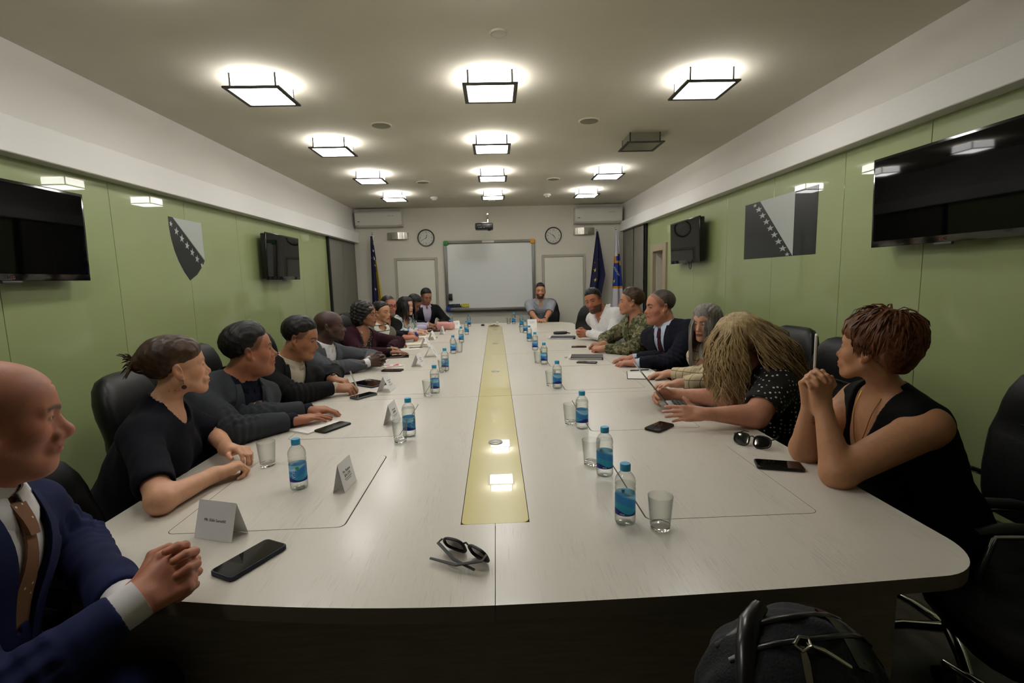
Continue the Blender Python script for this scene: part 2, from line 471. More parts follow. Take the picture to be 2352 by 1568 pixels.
def sconce(x, z, label):
    t = thing('wall_sconce', (x, YB, z), label, 'wall lamp', 0, 'brushed steel wall lamps')
    w_ = .185; n = 17; v = []
    for k in range(n):
        a = -1 + 2 * k / (n - 1)
        y = -.085 * (1 - a * a) - .012
        for zz in (-.058, .058): v += [(a * w_, y, zz), (a * w_, y + .004, zz)]
    f = []
    for k in range(n - 1):
        q = 4 * k
        f += [(q, q + 4, q + 6, q + 2), (q + 1, q + 3, q + 7, q + 5), (q, q + 1, q + 5, q + 4), (q + 2, q + 6, q + 7, q + 3)]
    MB().add(v, f).build('curved_shade', 'steel', t, 60)
    MB().box((0, -.006, 0), (.3, .012, .09)).build('back_plate', 'steel', t)
sconce(-1.655, 2.21, 'curved brushed steel wall lamp between the left clock and corner')
sconce(1.615, 2.22, 'curved brushed steel wall lamp above the blue flag')

def clock(x, z, hh, mm, label):
    t = thing('wall_clock', (x, YB, z), label, 'clock', 0, 'round wall clocks')
    R = Matrix.Rotation(PI / 2, 4, 'X')
    MB().lathe([(.148, 0), (.15, .02), (.143, .036), (.13, .034), (.128, .018)], 48, cap1=False, M=R).build('rim', 'black_plastic', t, 40)
    fc = MB().lathe([(.129, .012), (.129, .016)], 48, M=R).build('face', 'clock_face', t, 30)
    for k, s in ((0, '12'), (3, '3'), (6, '6'), (9, '9')):
        a = k * PI / 6
        text('numeral', s, .042, 'ink_black', fc, Matrix.Translation((.098 * math.sin(a), -.0165, .098 * math.cos(a))) @ Matrix.Rotation(PI / 2, 4, 'X'))
    for k in range(12):
        if k % 3:
            a = k * PI / 6
            MB().box((0, 0, .106), (.005, .001, .022), M=Matrix.Translation((0, -.0168, 0)) @ Matrix.Rotation(a, 4, 'Y')).build('hour_mark', 'ink_black', fc, 0)
    for nm, a, l, w_ in (('hour_hand', (hh + mm / 60) * PI / 6, .06, .008), ('minute_hand', mm * PI / 30, .095, .005)):
        MB().box((0, 0, l / 2 - .01), (w_, .0015, l + .02), M=Matrix.Translation((0, -.02, 0)) @ Matrix.Rotation(a, 4, 'Y')).build(nm, 'ink_black', t, 0)
    MB().lathe([(.128, .0305), (.06, .033), (.002, .034)], 40, M=R, cap0=False).build('glass_cover', 'lens_clear', t, 40)
mat('lens_clear', '#ffffff', .02, trans=1., ior=1.05)
clock(-1.168, 2.168, 12, 40, 'round black wall clock left of the whiteboard')
clock(1.07, 2.158, 4, 50, 'round black wall clock right of the whiteboard')

t = thing('whiteboard', (-.065, YB, .87), 'large interactive whiteboard with grey frame and coloured corners', 'whiteboard')
bw_, bh_ = 1.60, 1.235
MB().box((0, -.02, bh_ / 2), (bw_ - .1, .02, bh_ - .1)).build('writing_surface', 'board_white', t, 0)
for nm, c, s in (('frame_bar', (0, -.03, bh_ - .03), (bw_ - .16, .05, .052)), ('frame_bar', (-bw_ / 2 + .028, -.03, bh_ / 2), (.052, .05, bh_ - .16)), ('frame_bar', (bw_ / 2 - .028, -.03, bh_ / 2), (.052, .05, bh_ - .16)), ('pen_tray', (0, -.05, .028), (bw_ - .16, .10, .05))):
    MB().box(c, s, .01, 2).build(nm, 'alu', t)
for cxx, zz, m in ((-1, 1, 'corner_green'), (1, 1, 'corner_orange'), (-1, 0, 'corner_blue'), (1, 0, 'corner_blue')):
    MB().box((cxx * (bw_ / 2 - .04), -.032, bh_ - .04 if zz else .04), (.082, .062, .082), .018, 3).build('corner_cap', m, t)
MB().box((-.02, -.06, bh_ - .03), (.21, .014, .04), .005).build('sensor_bar', 'white_plastic', t)
t2 = thing('board_eraser', (-.065 - .71, YB - .047, .87 + .255), 'black board eraser stuck on the lower left of the whiteboard', 'eraser')
MB().box((0, 0, 0), (.06, .03, .12), .006).build('felt_block', 'black_plastic', t2); MB().box((0, .012, 0), (.056, .008, .116)).build('backing', 'dark_grey_plastic', t2)
k = 0
for row in range(2):
    for i in range(14):
        x = -.065 - .765 + i * .028 + row * .006
        dark = i < (9 if row == 0 else 8)
        col = 'navy_plastic' if dark else 'yellow_plastic'
        if i > 11 and row == 0: col = 'yellow_plastic'
        o = MB().lathe([(.011, -.014), (.0125, -.01), (.0125, .012), (.009, .016)], 10).build('board_magnet', col, None, 40, (x, YB - .05, .87 + .085 + row * .032))
        tag(o, ('dark blue round magnet in the row at the lower left of the whiteboard' if dark else 'yellow round magnet in the row at the lower left of the whiteboard'), 'magnet', 'dark board magnets' if dark else 'yellow board magnets')

t = thing('projector', (-.13, 8.12, 2.26), 'black projector hanging from a silver arm above the whiteboard', 'projector')
MB().box((0, 0, 0), (.285, .22, .10), .018, 3).build('body', 'black_plastic', t)
MB().box((-.02, -.02, .056), (.2, .14, .02), .006).build('top_plate', 'steel', t)
MB().cyl((.06, .02, .05), (.06, .02, .12), .018, 14).cyl((.06, .02, .12), (.055, .05, .19), .012, 10).build('mount_neck', 'chrome', t)
MB().cyl((.055, .05, .19), (.055, .73, .21), .015, 12).build('arm', 'chrome', t)
MB().box((.055, .74, .20), (.06, .012, .14), .004).build('wall_plate', 'white_plastic', t)
MB().box((.055, .04, .2), (.035, .03, .05), .004).build('arm_clamp', 'chrome', t)
MB().cyl((.08, .1, .0), (.08, .125, .0), .03, 18).build('lens', 'black_gloss', t)
for i, (px, pz) in enumerate(((-.1, .02), (-.08, .02), (-.06, .02), (-.085, -.02), (-.06, -.02), (-.04, -.02), (0, -.02), (.06, .02), (.08, .02), (.05, 0), (.08, .0))):
    MB().box((px, -.112, pz), (.012, .004, .007)).build('port', 'grey_plastic', t, 0)
MB().lathe([(.026, 0), (.024, -.018)], 16, (.08, -.05, -.05)).build('foot', 'black_plastic', t)

# ------------------------------------------------------------------ screens on the glass walls
def tv(yc, zc, w_, h_, x, side, label, tilt=.03, cable=False, mark=True):
    t = thing('television', (x, yc, zc), label, 'television', 0 if side > 0 else PI, 'wall televisions')
    # local +x looks into the room
    M = Matrix.Translation((.105, 0, 0)) @ Matrix.Rotation(tilt, 4, 'Y')
    MB().box((-.02, 0, 0), (.05, w_ - .02, h_ - .02), .008, 2, M=M).build('back_shell', 'black_plastic', t)
    MB().box((.008, 0, 0), (.014, w_, h_), .004, 2, M=M).build('bezel', 'black_gloss', t)
    MB().box((.0155, 0, .01), (.002, w_ - .028, h_ - .05), M=M).build('screen', 'screen_glass', t, 0)
    MB().box((.012, 0, -h_ / 2 - .006), (.016, .1, .014), .004, 2, M=M).build('logo_lip', 'dark_grey_plastic', t)
    if mark: text('logo', 'LG', .02, 'logo_red', t, M @ Matrix.Translation((.0225, 0, -h_ / 2 + .016)) @ Matrix.Rotation(PI / 2, 4, 'Z') @ Matrix.Rotation(PI / 2, 4, 'X'))
    MB().box((.03, 0, 0), (.055, .3, .22), .004).build('wall_bracket', 'black_plastic', t)
    if cable:
        MB().tube([(.06, .06, -h_ / 2 + .02), (.065, .09, -h_ / 2 - .04), (.06, .06, -h_ / 2 - .07), (.06, .02, -h_ / 2 - .06), (.06, .0, -h_ / 2 + .02)], .004, 6).build('cable', 'black_plastic', t)
mat('logo_red', '#7a2a26', .5)
tv(2.50, 1.722, .95, .487, XL + .001, 1, 'large black television on the left wall, cut by the left photo edge')
tv(5.66, 1.722, .86, .487, XL + .001, 1, 'black television on the left wall beyond the coat of arms', mark=False)
tv(2.42, 1.803, .95, .50, XR - .012, -1, 'large black television on the right wall, cut by the right photo edge')
tv(5.80, 1.80, .90, .495, XR - .012, -1, 'black television on the right wall beyond the flag print', cable=True, mark=False)

# coat of arms and flag printed on the glass: thin film pieces
def film(t, poly, x, side, m, name, th=.0015, lift=0.):
    # poly in (y, z) of the wall
    n = len(poly); a = x + side * lift; c = x + side * (lift + th)
    MB().add([(a, y, z) for y, z in poly] + [(c, y, z) for y, z in poly], [tuple(range(n)), tuple(reversed(range(n, 2 * n)))] + [(i, (i + 1) % n, n + (i + 1) % n, n + i) for i in range(n)]).build(name, m, t, 0)
t = thing('coat_of_arms', (XL, 0, 0), 'grey shield shaped coat of arms with stars printed on the left glass wall', 'coat of arms')
y0, y1, z1, zt = 3.895, 4.315, 1.958, 1.478
def sh(u, v): return (y0 + u * (y1 - y0), zt + v * (z1 - zt))
left = [(0, 1), (.0, .85), (.025, .66), (.08, .48), (.17, .31), (.3, .14), (.45, 0)]
# dark lower left field with band, light upper right field
band_top = [(0, 1), (.10, 1), (1.0, .37)]
film(t, [sh(*p) for p in ([(0.0, 1.0), (.12, 1.0), (.99, .34), (.92, .26), (.70, .10), (.45, 0)] + list(reversed(left[1:-1])))], .012, 1, 'print_dark', 'dark_field')
film(t, [sh(*p) for p in [(.13, .995), (1.0, .99), (1.0, .6), (1.0, .36)]], .012, 1, 'print_white', 'light_field')
for k in range(7):
    u = .055 + k * .138; vv = .89 - k * .105
    film(t, [sh(*p) for p in star_poly(u, vv, .07 if 0 < k < 6 else .05, .2)], .0135, 1, 'print_white', 'star', .001)
t = thing('flag_print', (XR, 0, 0), 'grey rectangular flag with stars printed on the right glass wall', 'flag print')
y0, y1, z1, zt = 4.62, 3.575, 2.04, 1.548
film(t, [sh(*p) for p in [(0, 1), (1, 1), (1, 0), (0, 0)]], -.012, -1, 'print_dark', 'dark_field')
film(t, [sh(*p) for p in [(.245, 1), (.735, 1), (.735, 0)]], -.0137, -1, 'print_white', 'light_triangle', .001)
for k in range(9):
    u = .165 + k * .0625; vv = .985 - k * .122
    film(t, [sh(*p) for p in star_poly(u, max(min(vv, .95), .03), .055 if 0 < k < 8 else .035, 0)], -.0137, -1, 'print_white', 'star', .001)
mat('cream_plastic', '#c9c2a4', .5)
mat('alu_light', '#a9a8a4', .35, metal=.6)
# ------------------------------------------------------------------ conference table
TZ = .75
table = thing('conference_table', (0, 4.28, 0), 'long pale oak conference table with a yellow glass strip down the middle', 'table')
TY = 4.28
def front_y(x): return .96 + (.13 if x < 0 else .03) * x * x
def outline(side):
    """outer edge of one half from the near middle to the far middle, x positive outwards"""
    pts = []
    W_ = 1.145
    for k in range(15):
        x = k / 14 * (W_ - .12); pts.append((x, front_y(side * x)))
    R_ = .15; pts = [q for q in pts if q[0] < W_ - R_ - .001]
    x0 = W_ - R_; y0 = front_y(side * x0)
    pts.append((x0, y0))
    for k in range(1, 13):
        a = k / 12 * PI / 2
        pts.append((x0 + R_ * math.sin(a), y0 + R_ * (1 - math.cos(a)) + (front_y(side * (x0 + .02)) - y0) * math.sin(a) * 2))
    pts += [(W_ - .012, 2.83), (W_ - .015, 4.42), (W_ - .012, 6.04), (W_, 7.18)]
    for k in range(1, 9):
        a = k / 8 * PI / 2
        pts.append((W_ - .25 + .25 * math.cos(a), 7.2 + .30 * math.sin(a)))
    pts += [(.6, 7.57), (.3, 7.60), (0, 7.61)]
    return pts
CUTS = [.9, 2.83, 4.42, 6.04, 7.7]
SX, SY0, SY1 = .097, 1.31, 7.0
def clip_poly(P, y0, y1):
    def cl(P, keep, val):
        out = []
        for a, c in zip(P, P[1:] + P[:1]):
            ka, kc = keep(a), keep(c)
            if ka: out.append(a)
            if ka != kc:
                t = (val - a[1]) / (c[1] - a[1]); out.append((a[0] + t * (c[0] - a[0]), val))
        return out
    P = cl(P, lambda p: p[1] >= y0, y0)
    return cl(P, lambda p: p[1] <= y1, y1)
for side in (-1, 1):
    out = outline(side)
    ring = out + [(.0008, 7.61), (.0008, SY1), (SX, SY1), (SX, SY0), (.0008, SY0)]
    ring[0] = (.0008, ring[0][1])
    ring = [p for i, p in enumerate(ring) if i != len(out) - 1]
    for a, c in zip(CUTS[:-1], CUTS[1:]):
        P = clip_poly(ring, a + .0009, c - .0009)
        P = [(side * x, y - TY) for x, y in P]
        m = MB().prism(P, TZ - .036, TZ)
        o = m.build('tabletop_section', 'table_wood', table, 30)
        o.data.materials.append(MATS['table_edge'])
        for p in o.data.polygons:
            if abs(p.normal.z) < .5: p.material_index = 1
mat('groove', '#2c2820', .7)
def rrect(x0, x1, y0, y1, r, n=4):
    P = []
    for cx_, cy_, a0 in ((x1 - r, y0 + r, -PI / 2), (x1 - r, y1 - r, 0), (x0 + r, y1 - r, PI / 2), (x0 + r, y0 + r, PI)):
        for k in range(n + 1):
            a = a0 + k / n * PI / 2; P.append((cx_ + r * math.cos(a), cy_ + r * math.sin(a)))
    return P
for side in (-1, 1):
    for i in range(7):
        y0 = (1.325 if side < 0 else 1.295) + .81 * i; y1 = y0 + .565
        xs = sorted((side * .425, side * .915))
        MB().prism([(x, y - TY) for x, y in rrect(xs[0] - .002, xs[1] + .0015, y0 - .0012, y1 + .0012, .022)], TZ - .001, TZ + .0003).build('lid_groove', 'groove', table, 0)
        g = .0022
        MB().prism([(x, y - TY) for x, y in rrect(xs[0] + (.0005 if side < 0 else g), xs[1] - (g if side < 0 else .0005), y0, y1, .02)], TZ - .001, TZ + .0007).build('cable_lid', 'table_wood', table, 0)
MB().box((0, (SY0 + SY1) / 2 - TY, TZ - .014), (2 * SX - .001, SY1 - SY0 - .001, .012)).build('strip_bed', 'groove', table, 0)
for a, c in zip([SY0, 2.83, 4.42, 6.04], [2.83, 4.42, 6.04, SY1]):
    r = .018
    P = rrect(-SX + .002, SX - .002, a + .002 - TY, c - .002 - TY, r if a == SY0 else .002)
    if a == SY0:
        P = [(-SX + .002, c - .002 - TY)] + [p for p in rrect(-SX + .002, SX - .002, a + .002 - TY, c + .2 - TY, r) if p[1] < c - TY - .1] + [(SX - .002, c - .002 - TY)]
        P = sorted(P, key=lambda p: math.atan2(p[1] - (a + c) / 2 + TY, p[0]))
    MB().prism(P, TZ - .008, TZ - .0005).build('glass_pane', 'yellow_glass', table, 0)
for y in (2.005, 3.609, 5.169, 6.6):
    MB().lathe([(.030, TZ - .001), (.030, TZ + .002), (.026, TZ + .0035), (.002, TZ + .0035)], 28, (.002, y - TY, 0)).build('cable_grommet', 'alu_light', table, 40)
    MB().box((.0, y - .013 - TY, TZ + .0036), (.026, .008, .0012), .0005, 1).build('grommet_slot', 'black_plastic', table)
# carcass: end panels, side panels and cross panels set back below the top
for x, y, sx, sy in ((0, 1.16, 2.06, .03), (0, 7.4, 1.9, .03), (-.8, 4.28, .03, 6.2), (.8, 4.28, .03, 6.2), (0, 2.83, 1.57, .03), (0, 4.42, 1.57, .03), (0, 6.04, 1.57, .03)):
    MB().box((x, y - TY, .357), (sx, sy, .714)).build('support_panel', 'carcass_wood', table, 0)

# ------------------------------------------------------------------ bottles and glasses
def clear_mat(name, tint, edge, ior):
    """thin clear wall: lets light straight through, mirrors by Fresnel, a little darker where seen edge-on"""
    m = bpy.data.materials.new(name); m.use_nodes = True; nt = m.node_tree; nt.nodes.clear(); MATS[name] = m
    out = nt.nodes.new('ShaderNodeOutputMaterial'); tr = nt.nodes.new('ShaderNodeBsdfTransparent'); gl = nt.nodes.new('ShaderNodeBsdfGlossy')
    mx = nt.nodes.new('ShaderNodeMixShader'); l5 = nt.nodes.new('ShaderNodeLayerWeight'); l5.inputs['Blend'].default_value = .5; pw = nt.nodes.new('ShaderNodeMath'); pw.operation = 'POWER'; pw.inputs[1].default_value = 4.5; fr = nt.nodes.new('ShaderNodeMath'); fr.operation = 'MULTIPLY_ADD'; fr.inputs[1].default_value = .8; fr.inputs[2].default_value = ior; nt.links.new(l5.outputs['Facing'], pw.inputs[0]); nt.links.new(pw.outputs[0], fr.inputs[0]); lw = nt.nodes.new('ShaderNodeLayerWeight'); mc = nt.nodes.new('ShaderNodeMix')
    mc.data_type = 'RGBA'; lw.inputs['Blend'].default_value = .12; gl.inputs['Roughness'].default_value = .02
    mc.inputs[6].default_value = (*lin(tint), 1); mc.inputs[7].default_value = (*lin(edge), 1)
    nt.links.new(lw.outputs['Facing'], mc.inputs[0]); nt.links.new(mc.outputs[2], tr.inputs[0]); nt.links.new(fr.outputs[0], mx.inputs[0])
    nt.links.new(tr.outputs[0], mx.inputs[1]); nt.links.new(gl.outputs[0], mx.inputs[2]); nt.links.new(mx.outputs[0], out.inputs[0])
clear_mat('pet', '#fbfcfb', '#6f7672', .05)
clear_mat('water', '#fdfefd', '#b9c0bc', .015)
clear_mat('tumbler', '#fcfdfc', '#757c76', .04)
mat('thick_glass', '#ffffff', .0, trans=1., ior=1.5)
mat('cap_blue', '#2a9bc8', .4, sheen=.1)
mat('label_white', '#e9eef0', .4)
mat('label_green', '#2f9a4a', .4)
b = NB('bottle_label', .35)
co = b.co('Object'); X, Y, Z = b.sep(co)
ang = b.math('ARCTAN2', Y, X)
wav = b.math('MULTIPLY', b.math('SINE', b.math('ADD', ang, .6)), .012)
wav2 = b.math('MULTIPLY', b.math('SINE', b.math('MULTIPLY', ang, 2.)), .006)
top = b.math('SUBTRACT', Z, b.math('ADD', .078, wav))
c = b.mix(b.step(top, -.002, .002), '#3f93d3', '#8fd0ee')
low = b.math('SUBTRACT', Z, b.math('ADD', .054, wav))
c = b.mix(b.step(low, .001, -.001), c, '#3db2cf')
low2 = b.math('SUBTRACT', Z, b.math('ADD', .042, wav2))
c = b.mix(b.step(low2, .001, -.001), c, '#27378f')
wh = b.math('ABSOLUTE', b.math('SUBTRACT', top, .006))
c = b.mix(b.step(wh, .0022, .0008), c, '#cfe6ee')
b.base(c)
tl = b.n('BsdfTranslucent'); b.l(c, tl.inputs[0]); ms = b.n('MixShader'); ms.inputs[0].default_value = .5
b.l(b.b.outputs[0], ms.inputs[1]); b.l(tl.outputs[0], ms.inputs[2]); b.l(ms.outputs[0], b.nt.nodes['Material Output'].inputs[0])

def bottle_mesh_set(fill):
    prof = [(.022, 0), (.0265, .0025), (.0285, .008), (.0285, .026), (.0275, .030), (.0275, .093), (.0285, .097), (.0285, .104), (.027, .1085), (.0285, .113), (.0285, .122), (.0265, .131), (.0215, .140), (.0150, .147), (.0125, .151), (.0125, .166)]
    inn = [(max(r - .0007, .001), z + (.0012 if z < .003 else 0)) for r, z in prof]
    body = MB().lathe(prof, 32, cap1=False)
    bm_ = body.mesh('body', 50)
    wp = [(r - .0009, z + (.0012 if z < .003 else 0)) for r, z in prof if z < fill]
    rr = np.interp(fill, [z for r, z in prof], [r for r, z in prof]) - .0009
    wm = MB().lathe(wp + [(rr, fill)], 32).mesh('water', 50)
    lab = MB().lathe([(.0281, .031), (.0281, .088)], 40, cap0=False, cap1=False).mesh('label', 60)
    capm = MB().lathe([(.0143, .152), (.0146, .154), (.0146, .1575), (.0140, .158), (.0146, .1585), (.0146, .169), (.0135, .171), (.002, .171)], 32).mesh('cap', 35)
    return bm_, wm, lab, capm
BSETS = [bottle_mesh_set(f) for f in (.114, .096, .128)]
def wrap_text(s, size, vertical, ang0, zc, R):
    me = text_mesh(s, size, .0)
    for v in me.vertices:
        x, y = (v.co.x, v.co.y)
        if vertical: x, y = -y, x
        a = ang0 + x / R
        v.co = (R * math.cos(a), R * math.sin(a), zc + y)
    return me
def bottle(x, y, z, rz, label, kind=0, txt=True):
    t = thing('water_bottle', (x, y, z), label, 'bottle', rz, 'blue capped water bottles')
    a, w_, l_, c_ = BSETS[kind]
    obj('bottle_body', a, 'pet', t); obj('water', w_, 'water', t)
    lo = obj('paper_label', l_, 'bottle_label', t); obj('screw_cap', c_, 'cap_blue', t)
    if txt:
        obj('brand_text', wrap_text('viva', .022, True, -PI / 2, .060, .0283), 'label_white', lo)
        obj('small_brand_text', wrap_text('viva', .009, False, PI / 2, .036, .0283), 'label_white', lo)
        n = 10; R = .0283; P = [(-PI / 2 + .5 + .20 * math.cos(k / n * 2 * PI) * (1 + .3 * math.sin(k / n * 2 * PI)), .078 + .006 * math.sin(k / n * 2 * PI)) for k in range(n)]
        obj('green_leaf', MB().add([(R * math.cos(p), R * math.sin(p), q) for p, q in P], [tuple(range(n))]).mesh('green_leaf', 0), 'label_green', lo)
gp = [(.020, 0), (.0255, .001), (.0262, .004), (.0335, .092), (.0332, .0935), (.0318, .0925), (.0248, .017), (.018, .013), (.002, .012)]
GLM = MB().lathe([(.0268, .012), (.0335, .092), (.0332, .0935), (.0320, .0925), (.0253, .013)], 40, cap0=False, cap1=False)
GLM.f += [(i, (i + 1) % 40, 160 + (i + 1) % 40, 160 + i) for i in range(40)]
GLM = GLM.mesh('tumbler', 50)
GLB = MB().lathe([(.020, 0), (.0250, .001), (.0258, .004), (.0266, .0118), (.0245, .0118), (.012, .0095), (.002, .009)], 40).mesh('thick_base', 40)
def glass(x, y, label):
    t = thing('drinking_glass', (x, y, TZ + .0008), label, 'glass', rnd.random() * 6, 'clear drinking glasses')
    obj('tumbler_wall', GLM, 'tumbler', t); obj('thick_base', GLB, 'thick_glass', t)

BL = [(-0.656, 1.605), (-0.378, 2.129), (-0.364, 2.958), (-0.376, 3.692), (-0.386, 4.547), (-0.367, 5.364), (-0.353, 6.124), (-0.377, 7.158), (-0.66, 7.40)]
BR = [(0.360, 1.284), (0.377, 1.617), (0.393, 2.154), (0.384, 2.980), (0.388, 3.842), (0.378, 4.612), (0.369, 5.267), (0.377, 6.078), (0.371, 6.882), (0.279, 7.352)]
BLn = ['water bottle nearest the camera on the left, beside the tented name card', 'water bottle behind a glass, second in the left row', 'water bottle behind a glass, third in the left row', 'fourth water bottle in the left row from the camera', 'fifth water bottle in the left row from the camera', 'sixth water bottle in the left row from the camera', 'seventh water bottle in the left row from the camera', 'eighth water bottle in the left row, near the far end', 'water bottle behind the far left name card and pink case']
BRn = ['water bottle nearest the camera on the right, beside the empty glass', 'second water bottle in the right row from the camera', 'third water bottle in the right row from the camera', 'fourth water bottle in the right row, before the open notebook', 'fifth water bottle in the right row from the camera', 'sixth water bottle in the right row from the camera', 'seventh water bottle in the right row from the camera', 'eighth water bottle in the right row, by the far name card', 'ninth water bottle in the right row from the camera', 'farthest water bottle on the right near the table end']
kinds_L = [1, 2, 0, 0, 2, 2, 0, 2, 0]; rot_L = [.1, .9, 1.0, .8, 1.4, .3, 2.4, 1.2, 1]
kinds_R = [0, 2, 2, 0, 2, 2, 2, 2, 0, 2]; rot_R = [2.6, 2.9, 1.2, .9, .3, .5, 2.8, .2, 2.9, 3.0]
for i, (x, y) in enumerate(BL): bottle(x, y, TZ + .001, rot_L[i] - .3, BLn[i], kinds_L[i], i < 5)
for i, (x, y) in enumerate(BR): bottle(x, y, TZ + .001, rot_R[i], BRn[i], kinds_R[i], i < 6)
for (x, y), l in zip([(-0.861, 1.828), (-0.404, 2.055), (-0.397, 2.890), (-0.389, 3.622), (-0.335, 4.62), (-0.775, 7.38)],
        ['empty glass by the hands of the woman with the bun', 'empty glass before the second left water bottle', 'empty glass before the third left water bottle', 'empty glass before the fourth left water bottle', 'empty glass beside the fifth left water bottle', 'empty glass at the far left table end']): glass(x, y, l)
for (x, y), l in zip([(0.445, 1.245), (0.350, 1.72), (0.352, 2.235), (0.352, 3.06), (0.345, 3.90), (0.335, 6.13), (0.205, 7.377)],
        ['empty glass nearest the camera on the right', 'empty glass behind the second right water bottle', 'empty glass behind the third right water bottle', 'empty glass behind the fourth right water bottle', 'empty glass behind the fifth right water bottle', 'empty glass behind the eighth right water bottle', 'empty glass at the far right beside the last bottle']): glass(x, y, l)

# ------------------------------------------------------------------ name cards
mat('card', '#f0efee', .6)
def name_card(x, y, rz, wd, ht, sp, lines, label, rule=True):
    """local -y is the side that carries the name"""
    t = thing('name_card', (x, y, TZ + .0012), label, 'name card', rz, 'folded white name cards')
    th = .0006; v = []
    for sy in (-1, 1):
        v += [(-wd / 2, sy * sp / 2, 0), (wd / 2, sy * sp / 2, 0), (wd / 2, 0, ht), (-wd / 2, 0, ht)]
        v += [(-wd / 2, sy * (sp / 2 - th), 0), (wd / 2, sy * (sp / 2 - th), 0), (wd / 2, 0, ht - .0012), (-wd / 2, 0, ht - .0012)]
    f = []
    for q in (0, 8):
        f += [(q, q + 1, q + 2, q + 3), (q + 4, q + 7, q + 6, q + 5), (q, q + 4, q + 5, q + 1), (q + 1, q + 5, q + 6, q + 2), (q, q + 3, q + 7, q + 4)]
    MB().add(v, f).build('folded_card', 'card', t, 0)
    a = math.atan2(sp / 2, ht)
    Mf = Matrix.Translation((0, -sp / 4 - .0004, ht / 2)) @ Matrix.Rotation(PI / 2 - a, 4, 'X')
    for k, (s, size, dz) in enumerate(lines):
        text('name_text', s, size, 'ink_black', t, Mf @ Matrix.Translation((0, dz, 0)), .0001)
    if rule:
        MB().box((0, -.012, 0), (wd * .55, .0022, .0002), M=Mf).build('rule_line', 'ink_grey', t, 0)
        MB().box((0, -.018, 0), (wd * .4, .0018, .0002), M=Mf).build('rule_line', 'ink_grey', t, 0)
name_card(-.752, 1.306, -.30, .125, .098, .058, [('Mr. Edin Serezlić', .0105, .0)], 'name card nearest the camera beside the long dark phone', False)
E_ = math.radians
name_card(-.503, 1.602, E_(84), .10, .094, .040, [('Ms. Bojana', .013, .012), ('BALON', .014, -.002)], 'tented name card beside the nearest left water bottle')
name_card(-.500, 2.352, E_(86), .115, .10, .055, [('Mr. Juan', .013, .016), ('RIVERA', .014, .002)], 'name card behind the glass and second left bottle')
name_card(-.682, 3.071, E_(83), .115, .10, .088, [('Mr. Nestor', .012, .016), ('JAEN', .014, .002)], 'name card beside the dark tablet of the man writing')
name_card(-.615, 3.943, E_(80), .115, .10, .085, [('Ms. Karen', .012, .016), ('RUIZ', .014, .002)], 'name card by the red and white booklet')
name_card(-.574, 4.42, E_(88), .11, .10, .115, [('Mr. A', .012, .016), ('ROA', .014, .002)], 'name card before the woman in the maroon blazer')
name_card(-.722, 5.11, E_(84), .115, .10, .095, [('Ms. V', .012, .016), ('DIAZ', .014, .002)], 'name card beside the open cream notepad')
name_card(-.728, 5.70, E_(86), .115, .10, .075, [('Mr. C', .012, .016), ('PAZ', .014, .002)], 'name card beside the closed cream notepad')
name_card(-.667, 6.25, E_(84), .10, .10, .055, [('Ms. L', .012, .016), ('SOTO', .014, .002)], 'name card before the black tablet near the pink case')
name_card(.50, 6.62, .02, .125, .125, .06, [('Mr. Damir', .016, .03), ('DELIBEGOVIC', .011, .014)], 'upright name card before the man in the grey shirt', False)
name_card(-.545, 6.96, E_(50), .12, .105, .06, [('Mr. Alex', .016, .02), ('VEGA', .012, .004)], 'name card beside the pink case at the far left', False)

# ------------------------------------------------------------------ phones, tablets, notebooks
mat('phone_black', '#0a0a0c', .35)
mat('phone_navy', '#141c30', .5)
mat('phone_silver', '#6f7378', .3, metal=.7)
mat('phone_glass', '#050506', .06, spec=.6)
def phone(x, y, deg, l, w_, th, m, label, name='phone', cat='phone', lens=False):
    t = thing(name, (x, y, TZ + .001), label, cat, E_(deg), 'phones on the table' if name == 'phone' else None)
    P = rrect(-l / 2, l / 2, -w_ / 2, w_ / 2, min(w_, l) * .15 if name == 'phone' else .008, 5)
    Q = [(a * .985, c * .97) for a, c in P]
    n = len(P); v = [(a, c, .0012) for a, c in P] + [(a, c, th - .0015) for a, c in P] + [(a, c, th) for a, c in Q] + [(a, c, 0) for a, c in Q]
    f = [tuple(range(2 * n, 3 * n)), tuple(reversed(range(3 * n, 4 * n)))]
    for r0, r1 in ((0, 1), (1, 2), (3, 0)):
        f += [(r0 * n + i, r0 * n + (i + 1) % n, r1 * n + (i + 1) % n, r1 * n + i) for i in range(n)]
    MB().add(v, f).build('case', m, t, 40)
    MB().prism([(a * .95, c * .91) for a, c in P], th - .0005, th + .0004).build('glass_front', 'phone_glass', t, 0)
    MB().box((l * .1, -w_ / 2, th / 2), (.02, .0012, .002)).build('side_button', m, t, 0)
    if lens:
        for k in range(3): MB().lathe([(.005, th), (.005, th + .0015), (.002, th + .0018)], 12, (l * .38 - k * .013, w_ * .3, 0)).build('camera_lens', 'black_gloss', t, 40)
phone(-.607, 1.169, 63.5, .160, .078, .011, 'phone_navy', 'long dark blue phone on the table before the bald man')
phone(-.765, 2.290, 60, .165, .076, .008, 'phone_black', 'dark phone lying by the white paper of the man in grey', lens=True)
phone(-.785, 2.915, 55, .155, .075, .012, 'phone_silver', 'silver edged phone by the pen hand of the man in black')
phone(-.785, 3.75, -8, .158, .078, .010, 'phone_black', 'black phone below the red and white booklet')
phone(.733, 2.116, 42, .140, .075, .010, 'phone_black', 'small black phone on the right before the laptop')
phone(.995, 1.632, -18, .150, .078, .010, 'phone_black', 'black phone by the elbow of the woman with red hair')
phone(.728, 3.842, -22, .158, .076, .008, 'phone_black', 'dark phone before the black notebook on the right', lens=True)
phone(.815, 4.727, -10, .145, .074, .009, 'phone_black', 'dark phone before the man in camouflage uniform')
